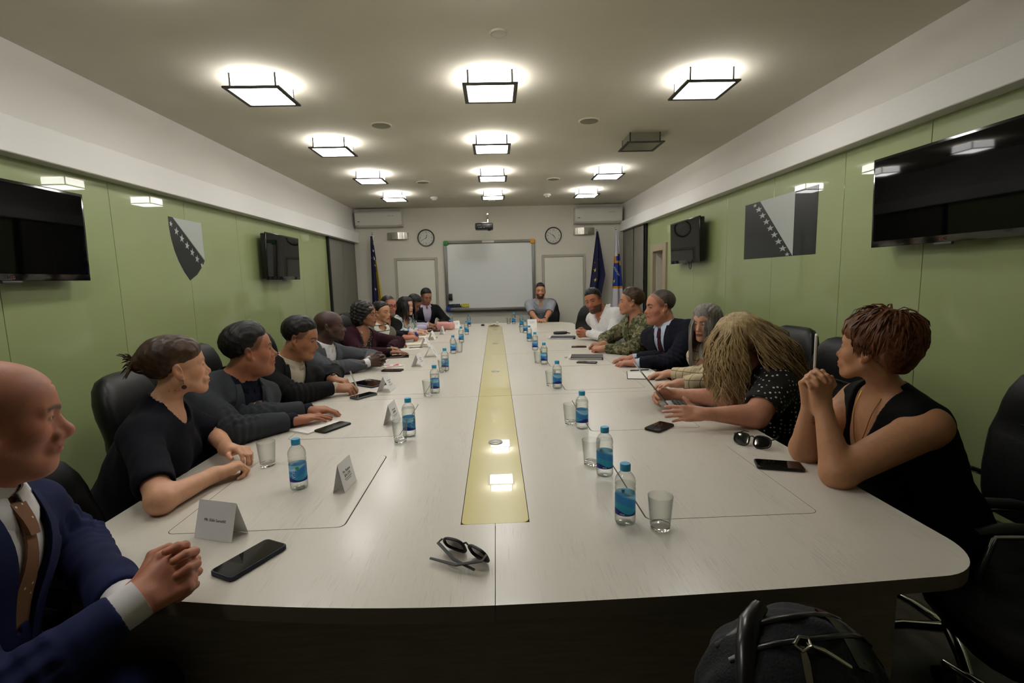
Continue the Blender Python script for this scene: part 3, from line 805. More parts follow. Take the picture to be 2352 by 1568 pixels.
phone(-.835, 3.28, -38, .24, .17, .010, 'phone_navy', 'dark tablet lying behind the name card of the man writing', 'tablet', 'tablet')
phone(-.885, 4.445, 8, .21, .14, .008, 'phone_black', 'dark tablet under the hands of the woman in maroon', 'tablet', 'tablet')
phone(-.80, 6.63, 15, .25, .17, .010, 'phone_black', 'black tablet before the pink case at the far left', 'tablet', 'tablet')

mat('paper', '#dedbd2', .7)
mat('cream_paper', '#d9d2ba', .75)
mat('notebook_black', '#17181c', .5)
mat('notebook_navy', '#1a2038', .5)
mat('red_print', '#b8394a', .6)
def book(x, y, deg, l, w_, th, cover, label, name='notebook', page='paper', over=(0, 0), cat='notebook'):
    t = thing(name, (x, y, TZ + .001), label, cat, E_(deg))
    MB().box((over[0], over[1], th * .45), (l, w_, th * .7), .001, 1).build('pages', page, t, 0)
    if cover:
        MB().box((0, 0, th - .001), (l * .98, w_ * 1.01, .0025), .001, 1).build('cover', cover, t, 0)
        MB().box((0, 0, .001), (l * .98, w_ * 1.01, .002), .0008, 1).build('back_cover', cover, t, 0)
    return t
t = thing('paper_sheet', (-.86, 2.32, TZ + .001), 'folded white paper under the hands of the man in grey', 'paper', E_(60))
MB().box((0, 0, .001), (.21, .148, .0016)).build('lower_leaf', 'paper', t, 0)
MB().box((.004, .003, .0035), (.208, .146, .0012), M=Matrix.Rotation(.012, 4, 'Y')).build('upper_leaf', 'paper', t, 0)
book(-.83, 3.96, 25, .15, .11, .008, None, 'red and white booklet beside the clasped hands of the man in grey suit', 'booklet', cat='booklet')
bk = bpy.data.objects['booklet']
for k, (a, c, s1, s2) in enumerate(((-.04, .02, .05, .03), (.03, -.01, .04, .05), (-.02, -.035, .06, .02), (.05, .03, .03, .025))):
    MB().box((a, c, .0068), (s1, s2, .0006)).build('print_patch', 'red_print', bk, 0)
book(-.86, 4.93, 12, .20, .15, .006, None, 'white paper pad under the crossed arms of the woman in grey green', 'paper_pad', cat='notepad')
book(-.83, 5.32, 10, .25, .16, .012, None, 'open cream notepad on the left row', 'notepad', 'cream_paper', cat='notepad')
book(-.80, 5.86, 12, .22, .15, .028, None, 'thick closed cream notepad by the man with glasses', 'notepad', 'cream_paper', cat='notepad')
book(.77, 4.07, -12, .27, .19, .018, 'notebook_black', 'black notebook with white pages in front of the man in navy', over=(-.012, .004))
book(.76, 5.47, -12, .28, .19, .016, 'notebook_navy', 'navy notebook with papers before the man in white shirt', over=(-.02, .002))
nb = thing('open_notebook', (1.0, 3.28, TZ + .001), 'open white notebook beside the laptop with a pen on it', 'notebook', E_(-14))
MB().box((0, 0, .0015), (.20, .27, .003), .001, 1).build('cover', 'notebook_black', nb, 0)
for s in (-1, 1):
    P = [(-.098 + .196 * k / 1, 0) for k in range(2)]
    v = []; n = 8
    for k in range(n):
        u = k / (n - 1); yy = s * (.003 + u * .126); zz = .0045 + .011 * math.sin(min(u * 1.2, 1) * PI) ** .7 * (1 - .5 * u)
        v += [(-.095, yy, zz), (.095, yy, zz)]
    v2 = [(a, c, .003) for a, c, _ in v]
    m_ = MB(); N = len(v)
    f = []
    for k in range(n - 1):
        f += [(2 * k, 2 * k + 1, 2 * k + 3, 2 * k + 2), (N + 2 * k, N + 2 * k + 2, N + 2 * k + 3, N + 2 * k + 1), (2 * k, 2 * k + 2, N + 2 * k + 2, N + 2 * k), (2 * k + 1, N + 2 * k + 1, N + 2 * k + 3, 2 * k + 3)]
    f += [(0, N, N + 1, 1), (N - 2, N - 1, 2 * N - 1, 2 * N - 2)]
    m_.add(v + v2, f).build('page_block', 'paper', nb, 30)

def pen(x, y, z, deg, m, label, l=.14, tilt=0.):
    t = thing('pen', (x, y, z), label, 'pen', E_(deg))
    t.rotation_euler = (0, -tilt, E_(deg))
    MB().cyl((-l / 2, 0, 0), (l / 2 - .01, 0, 0), .0045, 10).build('barrel', m, t)
    MB().cyl((l / 2 - .01, 0, 0), (l / 2, 0, 0), .0042, 10, .001).build('tip', 'steel', t)
    MB().box((-l / 2 + .02, 0, .0052), (.035, .003, .0015)).build('clip', 'steel', t, 0)
    return t
pen(1.01, 3.36, TZ + .022, 6, 'notebook_navy', 'dark pen lying on the open notebook')
pen(-.80, 4.99, TZ + .008, 12, 'black_plastic', 'thin black pen on the white pad in the left row')
pen(-.93, 2.55, TZ + .006, 20, 'black_plastic', 'black pen held under the hand of the man in grey')
t = thing('eraser', (.599, 4.104, TZ + .001), 'small white eraser stub left of the black notebook', 'eraser', .9)
MB().box((0, 0, .006), (.03, .014, .012), .003).build('rubber', 'white_plastic', t); MB().box((.006, 0, .006), (.012, .0145, .0125), .003).build('sleeve', 'paper', t)

t = thing('glasses_case', (.78, 5.85, TZ + .001), 'black soft glasses case behind the navy notebook', 'glasses case', E_(2))
MB().lathe([(.002, -.085), (.022, -.08), (.03, -.05), (.031, .03), (.026, .075), (.01, .086)], 16, M=Matrix.Translation((0, 0, .019)) @ Matrix.Scale(.6, 4, (0, 0, 1)) @ Matrix.Rotation(PI / 2, 4, 'Y')).build('pouch', 'notebook_black', t, 60)
MB().tube([(.084, 0, .016), (.105, .004, .012), (.118, 0, .008)], .006, 8).build('strap', 'notebook_black', t)

mat('pink_leather', '#d99a94', .5, bump=(60, .1, (1, 1, 1)))
t = thing('pink_case', (-.68, 6.82, TZ + .001), 'pink zipped case with dark strap on the far left of the table', 'case', E_(-25))
MB().box((0, 0, .055), (.26, .12, .108), .045, 5).build('body', 'pink_leather', t, 60)
MB().tube([(-.09, -.02, .112), (-.04, -.02, .119), (.03, -.02, .119), (.09, -.02, .110)], .006, 8).build('zip_strap', 'black_plastic', t)
MB().box((-.12, 0, .09), (.03, .04, .04), .012, 3).build('tab', 'pink_leather', t)

t = thing('conference_hub', (-.015, 7.11, TZ + .001), 'cream table hub with cables at the far end of the yellow strip', 'table hub')
MB().box((0, 0, .016), (.165, .11, .03), .008).build('housing', 'cream_plastic', t)
MB().box((.05, .02, .045), (.035, .035, .03), .006).build('knob', 'white_plastic', t)
MB().tube([(-.06, -.05, .02), (-.03, -.07, .012), (.0, -.06, .03), (.03, -.068, .012), (.06, -.05, .02)], .004, 6).build('cable', 'dark_grey_plastic', t)
for k in range(3): MB().box((-.03 + k * .02, -.056, .018), (.01, .003, .008)).build('socket', 'black_plastic', t, 0)
t = thing('computer_mouse', (-.18, 7.216, TZ + .001), 'small black mouse left of the yellow strip at the far end', 'mouse')
MB().lathe([(.024, 0), (.027, .008), (.024, .018), (.012, .025), (.002, .026)], 20, M=Matrix.Scale(1.25, 4, (0, 1, 0))).build('shell', 'black_plastic', t, 60)
MB().cyl((-.002, -.016, .024), (.002, -.016, .024), .006, 10).build('wheel', 'dark_grey_plastic', t)

# ------------------------------------------------------------------ laptop
mat('laptop_silver', '#8d8e90', .35, metal=.8)
mat('key_dark', '#1a1a1c', .5)
t = thing('laptop', (1.015, 2.53, TZ + .001), 'silver open laptop held by the woman in the polka dot dress', 'laptop', E_(82))
# local: user sits at -y, screen at +y side
LWd, LD = .325, .225
MB().box((0, 0, .008), (LWd, LD, .014), .004, 2).build('base', 'laptop_silver', t)
for r in range(5):
    for k in range(13):
        MB().box((-.144 + k * .024, -.005 + r * .02, .0155), (.02, .016, .002)).build('key', 'key_dark', t, 0)
MB().box((0, -.065, .0153), (.1, .07, .0008)).build('touchpad', 'alu_light', t, 0)
ML = Matrix.Translation((0, LD / 2, .016)) @ Matrix.Rotation(E_(-38), 4, 'X')
MB().box((0, .004, LD / 2 + .002), (LWd, .006, LD), .003, 2, M=ML).build('screen_lid', 'laptop_silver', t)
MB().box((0, .0003, LD / 2 + .004), (LWd - .016, .0014, LD - .026), M=ML).build('display', 'screen_glass', t, 0)

# ------------------------------------------------------------------ sunglasses
mat('sun_frame', '#0a0808', .45)
mat('sun_lens_brown', '#2c120c', .05, spec=.6, trans=.35, ior=1.3)
mat('sun_lens_dark', '#060608', .05, spec=.8)
def sunglasses(loc, rz, lens, label, open_=False):
    t = thing('sunglasses', loc, label, 'sunglasses', rz)
    t.scale = (1.12, 1.12, 1.12)
    def ring(s):
        P = []
        for k in range(20):
            a = k / 20 * 2 * PI
            cx_, sz = math.cos(a), math.sin(a)
            x = s * (.034 + .026 * (abs(cx_) ** .7) * (1 if cx_ > 0 else -1) * 1.0)
            z = .021 + .019 * (abs(sz) ** .75) * (1 if sz > 0 else -1) - (.004 * (1 if cx_ < 0 else 0) if sz < 0 else 0)
            P.append((x, -.006 * (abs(x) / .06) ** 2 * -1, z))
        return P
    MT = Matrix.Rotation(E_(-28), 4, 'X')
    for s in (-1, 1):
        P = ring(s)
        fr_ = MB().tube(P + [P[0], P[1]], .0034, 6, caps=False); fr_.v = [tuple(MT @ V(p)) for p in fr_.v]
        fr_.build('rim', 'sun_frame', t, 60)
        n = len(P); vv = [MT @ V(p) for p in P]; c_ = sum(vv, V()) / n + MT.to_3x3() @ V((0, -.003, 0))
        MB().add([tuple(p) for p in vv] + [tuple(c_)], [(i, (i + 1) % n, n) for i in range(n)]).build('lens', lens, t, 60)
    m_ = MB().tube([(-.011, 0, .03), (0, -.004, .034), (.011, 0, .03)], .0022, 6); m_.v = [tuple(MT @ V(p)) for p in m_.v]; m_.build('bridge', 'sun_frame', t, 60)
    h0 = MT @ V((.062, .006, .034)); h1 = MT @ V((-.062, .006, .034))
    if open_:
        for h, s in ((h0, 1), (h1, -1)):
            MB().tube([h, h + V((0, .05, -.008)), h + V((-s * .004, .09, -.012)), V((h.x - s * .01, h.y + .125, .004))], [.0032, .003, .003, .0025], 6, .5).build('temple', 'sun_frame', t, 60)
    else:
        MB().tube([h0, h0 + V((.002, .012, -.004)), h0 + V((-.06, .03, -.016)), V((h0.x - .115, h0.y + .03, .006))], [.003, .004, .004, .003], 6, .5).build('temple', 'sun_frame', t, 60)
        MB().tube([h1, h1 + V((-.002, .018, -.004)), h1 + V((.05, .04, -.018)), V((h1.x + .12, h1.y + .045, .005))], [.003, .004, .004, .003], 6, .5).build('temple', 'sun_frame', t, 60)
sunglasses((-.062, 1.155, TZ + .004), E_(180 - 36), 'sun_lens_brown', 'brown tinted sunglasses at the near end beside the seam')
sunglasses((1.0, 1.835, TZ + .006), E_(-45), 'sun_lens_dark', 'black sunglasses near the table edge between two women', True)
# ------------------------------------------------------------------ chairs
mat('black_leather', '#060607', .45, spec=.3, bump=(45, .1, (1, 1, 1)))
mat('chair_pad', '#0a0a0a', .5)
mat('caster_black', '#111111', .5)
def loft(levels, n=28, power=.6):
    v = []; f = []
    for (cx_, cy_, cz_, rx, ry, tx) in levels:
        for k in range(n):
            a = 2 * PI * k / n; c_, s_ = math.cos(a), math.sin(a)
            px = rx * (abs(c_) ** power) * (1 if c_ > 0 else -1); py = ry * (abs(s_) ** .8) * (1 if s_ > 0 else -1)
            v.append((cx_ + px, cy_ + py + .18 * px * px / max(rx, .01) * tx, cz_))
    m = len(levels)
    for i in range(m - 1):
        for k in range(n):
            j = (k + 1) % n
            f.append((i * n + k, i * n + j, (i + 1) * n + j, (i + 1) * n + k))
    f.append(tuple(reversed(range(n)))); f.append(tuple(range((m - 1) * n, m * n)))
    return MB().add(v, f)
def make_chair(label, loc, rz):
    t = thing('office_chair', loc, label, 'chair', rz, 'black leather office chairs')
    # local +y is the direction the sitter faces
    lv = []
    for z, w_, th in ((.50, .16, .02), (.52, .2, .045), (.58, .225, .055), (.66, .245, .058), (.74, .255, .055), (.80, .26, .05), (.83, .255, .045), (.87, .245, .05), (.92, .238, .058), (.97, .225, .058), (1.02, .2, .05), (1.052, .165, .035), (1.066, .12, .015)):
        lv.append((0, -.22 - (z - .5) * .16, z, w_, th, 1.))
    loft(lv).build('backrest', 'black_leather', t, 60)
    MB().tube([(-.235, -.222, .85), (-.12, -.223, .851), (0, -.223, .851), (.12, -.223, .851), (.235, -.222, .85)], .006, 6).build('back_seam', 'chair_pad', t, 60)
    loft([(0, .03, .385, .2, .2, 0), (0, .03, .40, .245, .245, 0), (0, .03, .44, .26, .26, 0), (0, .03, .465, .25, .25, 0), (0, .03, .475, .18, .18, 0)], 28, .5).build('seat', 'black_leather', t, 60)
    for s in (-1, 1):
        MB().tube([(s * .22, .12, .40), (s * .29, .14, .42), (s * .305, .15, .5), (s * .305, .12, .625), (s * .305, -.05, .64), (s * .30, -.18, .62), (s * .25, -.25, .60)], .013, 8, .6).build('arm_frame', 'chrome', t, 60)
        MB().tube([(s * .305, .17, .635), (s * .305, .10, .652), (s * .305, -.05, .656), (s * .30, -.17, .64)], [.016, .026, .027, .02], 10, .55).build('arm_pad', 'chair_pad', t, 60)
    MB().cyl((0, .02, .09), (0, .02, .39), .028, 14).build('gas_lift', 'chrome', t)
    MB().box((0, .02, .372), (.2, .24, .03), .008).build('tilt_plate', 'caster_black', t)
    for k in range(5):
        a = k * 2 * PI / 5 + .3
        e = V((math.cos(a) * .30, .02 + math.sin(a) * .30, .075))
        MB().tube([(0, .02, .11), ((e.x) * .5, .02 + (e.y - .02) * .5, .105), tuple(e)], [.026, .022, .016], 8, .6).build('base_leg', 'chrome', t, 60)
        cst = MB().cyl((e.x - .022 * math.sin(a), e.y + .022 * math.cos(a), .028), (e.x + .022 * math.sin(a), e.y - .022 * math.cos(a), .028), .028, 14)
        cst.cyl((e.x, e.y, .03), (e.x, e.y, .075), .007, 8).build('caster', 'caster_black', t)
    return t
_c0 = None
def chair(x, y, deg, label):
    """deg: heading of the sitter, 0 = +y, positive to the left"""
    global _c0
    if _c0 is None:
        _c0 = make_chair(label, (x, y, 0), E_(deg)); return _c0
    return copy_thing(_c0, (x, y, 0), E_(deg), label)
# ------------------------------------------------------------------ implicit surfaces: smooth unions of limbs, meshed as one skin
f32 = np.float32
def nz(v): v = np.asarray(v, float); return v / (np.linalg.norm(v) + 1e-12)
class Fld:
    def __init__(s): s.p = []
    def cone(s, a, b, ra, rb, k=.02, op=1):
        a = np.array(a, f32); b = np.array(b, f32); R = max(ra, rb)
        s.p.append((op, 0, (a, b, ra, rb), k, np.minimum(a, b) - R, np.maximum(a, b) + R)); return s
    def ball(s, c, r, k=.02, op=1): return s.cone(c, np.asarray(c) + 1e-5, r, r, k, op)
    def ell(s, c, r, R=None, k=.02, op=1):
        """R columns are the axes"""
        c = np.array(c, f32); r = np.array(r, f32)
        R = np.eye(3, dtype=f32) if R is None else np.array(R, f32)
        e = np.abs(R) @ r
        s.p.append((op, 1, (c, r, R), k, c - e, c + e)); return s
    def copy(s): f = Fld(); f.p = list(s.p); return f
def _prim(t, d, P):
    if t == 0:
        a, b, ra, rb = d
        ab = b - a; L = float(ab @ ab) + 1e-12
        t_ = np.clip(((P - a) @ ab) / L, 0, 1)
        q = P - a - t_[..., None] * ab
        return np.sqrt((q * q).sum(-1)) - (ra + t_ * (rb - ra))
    c, r, R = d
    q = (P - c) @ R
    k0 = np.sqrt(((q / r) ** 2).sum(-1)); k1 = np.sqrt(((q / (r * r)) ** 2).sum(-1)) + 1e-9
    return k0 * (k0 - 1) / k1
def _comb(d, x, k, op):
    if op < 0: d = -d
    h = np.maximum(k - np.abs(d - x), 0) / k
    d = np.minimum(d, x) - h * h * k * .25
    return -d if op < 0 else d
def ev(fld, P):
    P = np.asarray(P, f32); d = np.full(P.shape[:-1], 9., f32)
    for op, t, da, k, lo, hi in fld.p: d = _comb(d, _prim(t, da, P), k, op)
    return d
def _ev_blocks(fld, C, rad, pts):
    """pts (n, s, 3) grouped in blocks around centres C"""
    d = np.full(pts.shape[:-1], 9., f32)
    for op, t, da, k, lo, hi in fld.p:
        m = rad + k + .004
        sel = np.where(((C > lo - m) & (C < hi + m)).all(1))[0]
        if len(sel) == 0: continue
        d[sel] = _comb(d[sel], _prim(t, da, pts[sel]), k, op)
    return d
def surf(fld, h, post=None, pad=.0):
    """naive surface nets on sparse blocks -> verts, quads"""
    pos = [p for p in fld.p if p[0] > 0]
    lo = np.min([p[4] for p in pos], 0) - .02 - pad; hi = np.max([p[5] for p in pos], 0) + .02 + pad
    B = 8; bs = B * h
    nb = np.ceil((hi - lo) / bs).astype(int)
    g = np.stack(np.meshgrid(*[np.arange(n) for n in nb], indexing='ij'), -1).reshape(-1, 3)
    C = (lo + (g + .5) * bs).astype(f32)
    rad = bs * .87
    dc = _ev_blocks(fld, C, rad * 1.2, C[:, None, :])[:, 0]
    act = np.abs(dc) < rad * 1.35 + .01
    g = g[act]; C = C[act]
    o = np.stack(np.meshgrid(*[np.arange(B + 1)] * 3, indexing='ij'), -1).reshape(-1, 3)
    pts = (lo + ((g[:, None, :] * B + o[None]) * h)).astype(f32)
    D = _ev_blocks(fld, C, rad, pts)
    if post is not None: D = post(pts.reshape(-1, 3), D.reshape(-1)).reshape(D.shape)
    D = D.reshape(-1, B + 1, B + 1, B + 1)
    S = D < 0
    cs = sum(S[:, i:B + i, j:B + j, k:B + k].astype(np.int8) for i in (0, 1) for j in (0, 1) for k in (0, 1))
    bi, ci, cj, ck = np.where((cs > 0) & (cs < 8))
    G = g[bi] * B + np.stack([ci, cj, ck], 1)
    N = nb * B + 2
    key = (G[:, 0].astype(np.int64) * N[1] + G[:, 1]) * N[2] + G[:, 2]
    corner = np.stack([D[bi, ci + i, cj + j, ck + k] for i in (0, 1) for j in (0, 1) for k in (0, 1)], 1)
    cp = np.array([(i, j, k) for i in (0, 1) for j in (0, 1) for k in (0, 1)], f32)
    acc = np.zeros((len(G), 3), f32); cnt = np.zeros(len(G), f32)
    for a in range(8):
        for b_ in range(a + 1, 8):
            if abs(cp[a] - cp[b_]).sum() != 1: continue
            da, db = corner[:, a], corner[:, b_]
            x = (da < 0) != (db < 0)
            t = np.where(x, da / np.where(x, da - db, 1), 0)
            acc += np.where(x[:, None], cp[a] + t[:, None] * (cp[b_] - cp[a]), 0); cnt += x
    Vv = lo + (G + acc / cnt[:, None]) * h
    od = np.argsort(key); ks = key[od]
    faces = []
    for ax in range(3):
        b_idx = 4 >> ax
        s0 = corner[:, 0] < 0; s1 = corner[:, b_idx] < 0
        e = np.where(s0 != s1)[0]
        u_, v_ = [(1, 2), (2, 0), (0, 1)][ax]
        st = [N[1] * N[2], N[2], 1]
        q = np.stack([key[e], key[e] - st[u_], key[e] - st[u_] - st[v_], key[e] - st[v_]], 1)
        ix = np.searchsorted(ks, q); ix = np.minimum(ix, len(ks) - 1)
        ok = (ks[ix] == q).all(1)
        f = od[ix[ok]]; fl = s0[e][ok]
        f[~fl] = f[~fl][:, ::-1]
        faces.append(f)
    Fq = np.concatenate(faces)
    return Vv.astype(np.float64), Fq
def np_mesh(name, Vv, Fq, col=None):
    me = bpy.data.meshes.new(name)
    nv, nf = len(Vv), len(Fq)
    me.vertices.add(nv); me.vertices.foreach_set('co', np.ascontiguousarray(Vv, f32).ravel())
    me.loops.add(nf * 4); me.loops.foreach_set('vertex_index', np.ascontiguousarray(Fq, np.int32).ravel())
    me.polygons.add(nf); me.polygons.foreach_set('loop_start', np.arange(nf, dtype=np.int32) * 4)
    me.polygons.foreach_set('use_smooth', np.ones(nf, bool))
    me.update(calc_edges=True)
    if col is not None:
        a = me.color_attributes.new('Col', 'FLOAT_COLOR', 'POINT')
        c4 = np.ones((nv, 4), f32); c4[:, :3] = col
        a.data.foreach_set('color', c4.ravel())
    return me
_nk = np.random.RandomState(3).normal(size=(6, 3)).astype(f32); _nk /= np.linalg.norm(_nk, axis=1)[:, None]
def wob(P, fr, seed=0):
    """cheap smooth noise in about -1..1"""
    P = np.asarray(P, f32); r = 0
    for i in range(6): r = r + np.sin((P @ _nk[i]) * fr * (.7 + .25 * i) + seed * 1.7 + i * 2.1)
    return r / 3.2
def sphere_trace(fld, O, D, n=40, mx=.9):
    t = np.zeros(len(O), f32)
    for _ in range(n):
        t += np.clip(ev(fld, O + D * t[:, None]), -.02, .05) * .9
    return O + D * np.minimum(t, mx)[:, None]
def grid_solid(name, P, off, m, parent, nrm):
    """P (nu, nv, 3) grid -> thin solid plate of thickness off along nrm (nu,nv,3)"""
    nu, nv = P.shape[:2]
    T = (P + nrm * off).reshape(-1, 3); Bt = P.reshape(-1, 3)
    n = nu * nv; v = np.concatenate([T, Bt])
    f = []
    ix = lambda i, j: i * nv + j
    for i in range(nu - 1):
        for j in range(nv - 1):
            f.append((ix(i, j), ix(i + 1, j), ix(i + 1, j + 1), ix(i, j + 1)))
            f.append((n + ix(i, j), n + ix(i, j + 1), n + ix(i + 1, j + 1), n + ix(i + 1, j)))
    rim = [ix(i, 0) for i in range(nu)] + [ix(nu - 1, j) for j in range(1, nv)] + [ix(i, nv - 1) for i in range(nu - 2, -1, -1)] + [ix(0, j) for j in range(nv - 2, 0, -1)]
    for a, c in zip(rim, rim[1:] + rim[:1]): f.append((a, c, n + c, n + a))
    mb = MB().add([tuple(x) for x in v], f)
    return mb.build(name, m, parent, 45)
def resample(poly, n):
    P = np.asarray(poly, float); s = np.r_[0, np.cumsum(np.linalg.norm(np.diff(P, axis=0), axis=1))]
    q = np.linspace(0, s[-1], n)
    return np.stack([np.interp(q, s, P[:, i]) for i in range(P.shape[1])], 1)
# ------------------------------------------------------------------ people
b = NB('skin', .5)
a_ = b.n('Attribute'); a_.attribute_name = 'Col'
sk = b.noise(b.co('Object'), 55, 3)
mxn = b.n('Mix'); mxn.data_type = 'RGBA'; mxn.blend_type = 'MULTIPLY'; mxn.inputs[0].default_value = 1
b.l(a_.outputs['Color'], mxn.inputs[6]); mr = b.n('MapRange'); b.l(sk, mr.inputs[0])
mr.inputs[1].default_value = .3; mr.inputs[2].default_value = .7; mr.inputs[3].default_value = .93; mr.inputs[4].default_value = 1.05
b.l(mr.outputs[0], mxn.inputs[7]); b.base(mxn.outputs[2])
b.b.inputs['Subsurface Weight'].default_value = .12
b.b.inputs['Subsurface Radius'].default_value = (.012, .004, .002)
b.b.inputs['Subsurface Scale'].default_value = .5
b.bump(b.noise(b.co('Object'), 420, 2), .08, .003)
mat('eye_paint', '#ffffff', .12, attr='Col')

def hair_mat(name, c0, c1, rough=.42, scale=(1, 1, 1)):
    b = NB(name, rough)
    co = b.co('Object', scale)
    n = b.noise(co, 120, 3, .6); n2 = b.noise(b.co('Object', (1, 1, .35)), 16, 2)
    b.base(b.mix(b.step(b.math('ADD', b.math('MULTIPLY', n, .5), b.math('MULTIPLY', n2, .5)), .36, .64), c0, c1))
    b.bump(n, .5, .004)
    b.b.inputs['Specular IOR Level'].default_value = .35
hair_mat('hair_black', '#0a0908', '#15110e', .45)
hair_mat('hair_dark', '#120d0a', '#231a13', .45)
hair_mat('hair_brown', '#24170d', '#4a321c', .45, (1, .3, .3))
hair_mat('hair_ginger', '#3a1c0e', '#7d4a26', .45, (1, .5, .5))
hair_mat('hair_grey', '#55504a', '#8f8a82', .42, (1, 1, .12))
hair_mat('hair_blonde', '#7a6442', '#bfa677', .5, (1, 1, .2))
hair_mat('hair_greying', '#2a2520', '#4c443b', .5)

def cloth(name, c, rough=.85, var=.12, sc=30, bump=.10, weave=700):
    b = NB(name, rough)
    n = b.noise(b.co('Object'), sc, 2)
    c_ = lin(c)
    b.base(b.mix(n, tuple(x * (1 - var) for x in c_), tuple(min(1, x * (1 + var)) for x in c_)))
    b.bump(b.noise(b.co('Object'), weave, 1), bump, .002)
    b.b.inputs['Specular IOR Level'].default_value = .2
for nm, c in (('navy_suit', '#1b2246'), ('navy_dress', '#0c0e18'), ('grey_suit', '#33363a'), ('black_suit', '#0f0f10'), ('mid_grey_suit', '#4b4d52'), ('maroon', '#2c0c18'), ('olive_grey', '#6b6a5c'), ('black_shirt', '#0b0b0d'), ('dark_suit', '#0e0f13'), ('grey_shirt', '#8e9298'), ('white_shirt', '#d9d6d6'), ('navy_dark_suit', '#10131f'), ('black_dress', '#060606'), ('beige_shirt', '#b6ac96'), ('cream_shirt', '#cfcabd'), ('pale_blue_shirt', '#bcc8dd'), ('lavender_shirt', '#b9b2c8'), ('dark_navy_shirt', '#0c1120'), ('trouser_dark', '#15151a'), ('charcoal_blouse', '#111114'), ('tan_tie', '#7a5232'), ('maroon_tie', '#3c1420'), ('skirt_dark', '#0c0c0f')):
    cloth(nm, c)
def dots(name, base, dot, scale, r, rough=.8):
    b = NB(name, rough)
    v = b.n('TexVoronoi'); v.inputs['Scale'].default_value = scale; v.inputs['Randomness'].default_value = .35
    b.l(b.co('Object'), v.inputs['Vector'])
    b.base(b.mix(b.step(v.outputs['Distance'], r * 1.12, r * .88), base, dot))
dots('polka_dress', '#070707', '#cfcdc6', 50, .24)
dots('dotted_tie', '#7a5232', '#d8cdb4', 62, .16)
dots('speckled_blouse', '#0c0a10', '#a9a49c', 60, .25)
def plaid(name, base, line):
    b = NB(name, .85)
    X, Y, Z = b.sep(b.co('Object'))
    f = None
    for ax in (b.math('ADD', X, b.math('MULTIPLY', Y, .6)), Z):
        q = b.math('ABSOLUTE', b.math('SUBTRACT', b.math('FRACT', b.math('MULTIPLY', ax, 19.)), .5))
        l_ = b.step(q, .05, .02)
        f = l_ if f is None else b.math('MAXIMUM', f, l_)
    b.base(b.mix(b.math('MULTIPLY', f, .85), base, line)); b.bump(b.noise(b.co('Object'), 500, 1), .25, .002)
plaid('plaid_blazer', '#c4b592', '#2b2018')
b = NB('camouflage', .9)
n1 = b.noise(b.co('Object', (1, 1, 1.6)), 17, 3, .6); n2 = b.noise(b.co('Object', (1, 1, 1.6)), 26, 3, .6); n3 = b.noise(b.co('Object', (1.3, 1, 1)), 38, 2)
c_ = b.mix(b.step(n1, .47, .50), '#6f6a49', '#454a2d'); c_ = b.mix(b.step(n2, .55, .57), c_, '#8a8262'); c_ = b.mix(b.step(n3, .60, .62), c_, '#2a2118')
b.base(c_); b.bump(b.noise(b.co('Object'), 500, 1), .25, .002)
b = NB('floral_blouse', .8)
n1 = b.noise(b.co('Object'), 16, 2); n2 = b.noise(b.co('Object', (1, 1.3, 1)), 21, 2); n3 = b.noise(b.co('Object', (1.2, 1, 1)), 27, 2)
c_ = b.mix(b.step(n1, .56, .60), '#c3c8bd', '#3f7a62'); c_ = b.mix(b.step(n2, .58, .62), c_, '#5a63a8'); c_ = b.mix(b.step(n3, .62, .66), c_, '#b7848a')
b.base(c_)
b = NB('striped_top', .8)
X, Y, Z = b.sep(b.co('Object'))
q = b.math('ABSOLUTE', b.math('SUBTRACT', b.math('FRACT', b.math('MULTIPLY', Z, 16.)), .5))
b.base(b.mix(b.step(q, .07, .05), '#d8d5cc', '#0c0c0c'))

def rot_cols(fwd, roll=0., up=(0, 0, 1)):
    y = nz(fwd); x = nz(np.cross(y, up)); z = np.cross(x, y)
    c_, s_ = math.cos(roll), math.sin(roll)
    x2 = x * c_ - z * s_; z2 = x * s_ + z * c_
    return np.stack([x2, y, z2], 1)

def eye_mesh(name, iris):
    me = MB().lathe([(max(.0001, math.sin(a) * .0122), -math.cos(a) * .0122) for a in np.linspace(0, PI, 15)], 20).mesh(name, 60)
    n = len(me.vertices); col = np.ones((n, 4), f32)
    for i, v in enumerate(me.vertices):
        v.co = (v.co.x, v.co.z, -v.co.y)          # pole to +y
        r = math.hypot(v.co.x, v.co.z)
        c_ = lin('#c9c2b8') if (r > .0062 or v.co.y < 0) else (lin(iris) if r > .0028 else (.004, .004, .004))
        col[i, :3] = c_
    a = me.color_attributes.new('Col', 'FLOAT_COLOR', 'POINT'); a.data.foreach_set('color', col.ravel())
    return me
EYES = {'brown': eye_mesh('eye_brown', '#2a1608'), 'blue': eye_mesh('eye_blue', '#4a5c66')}

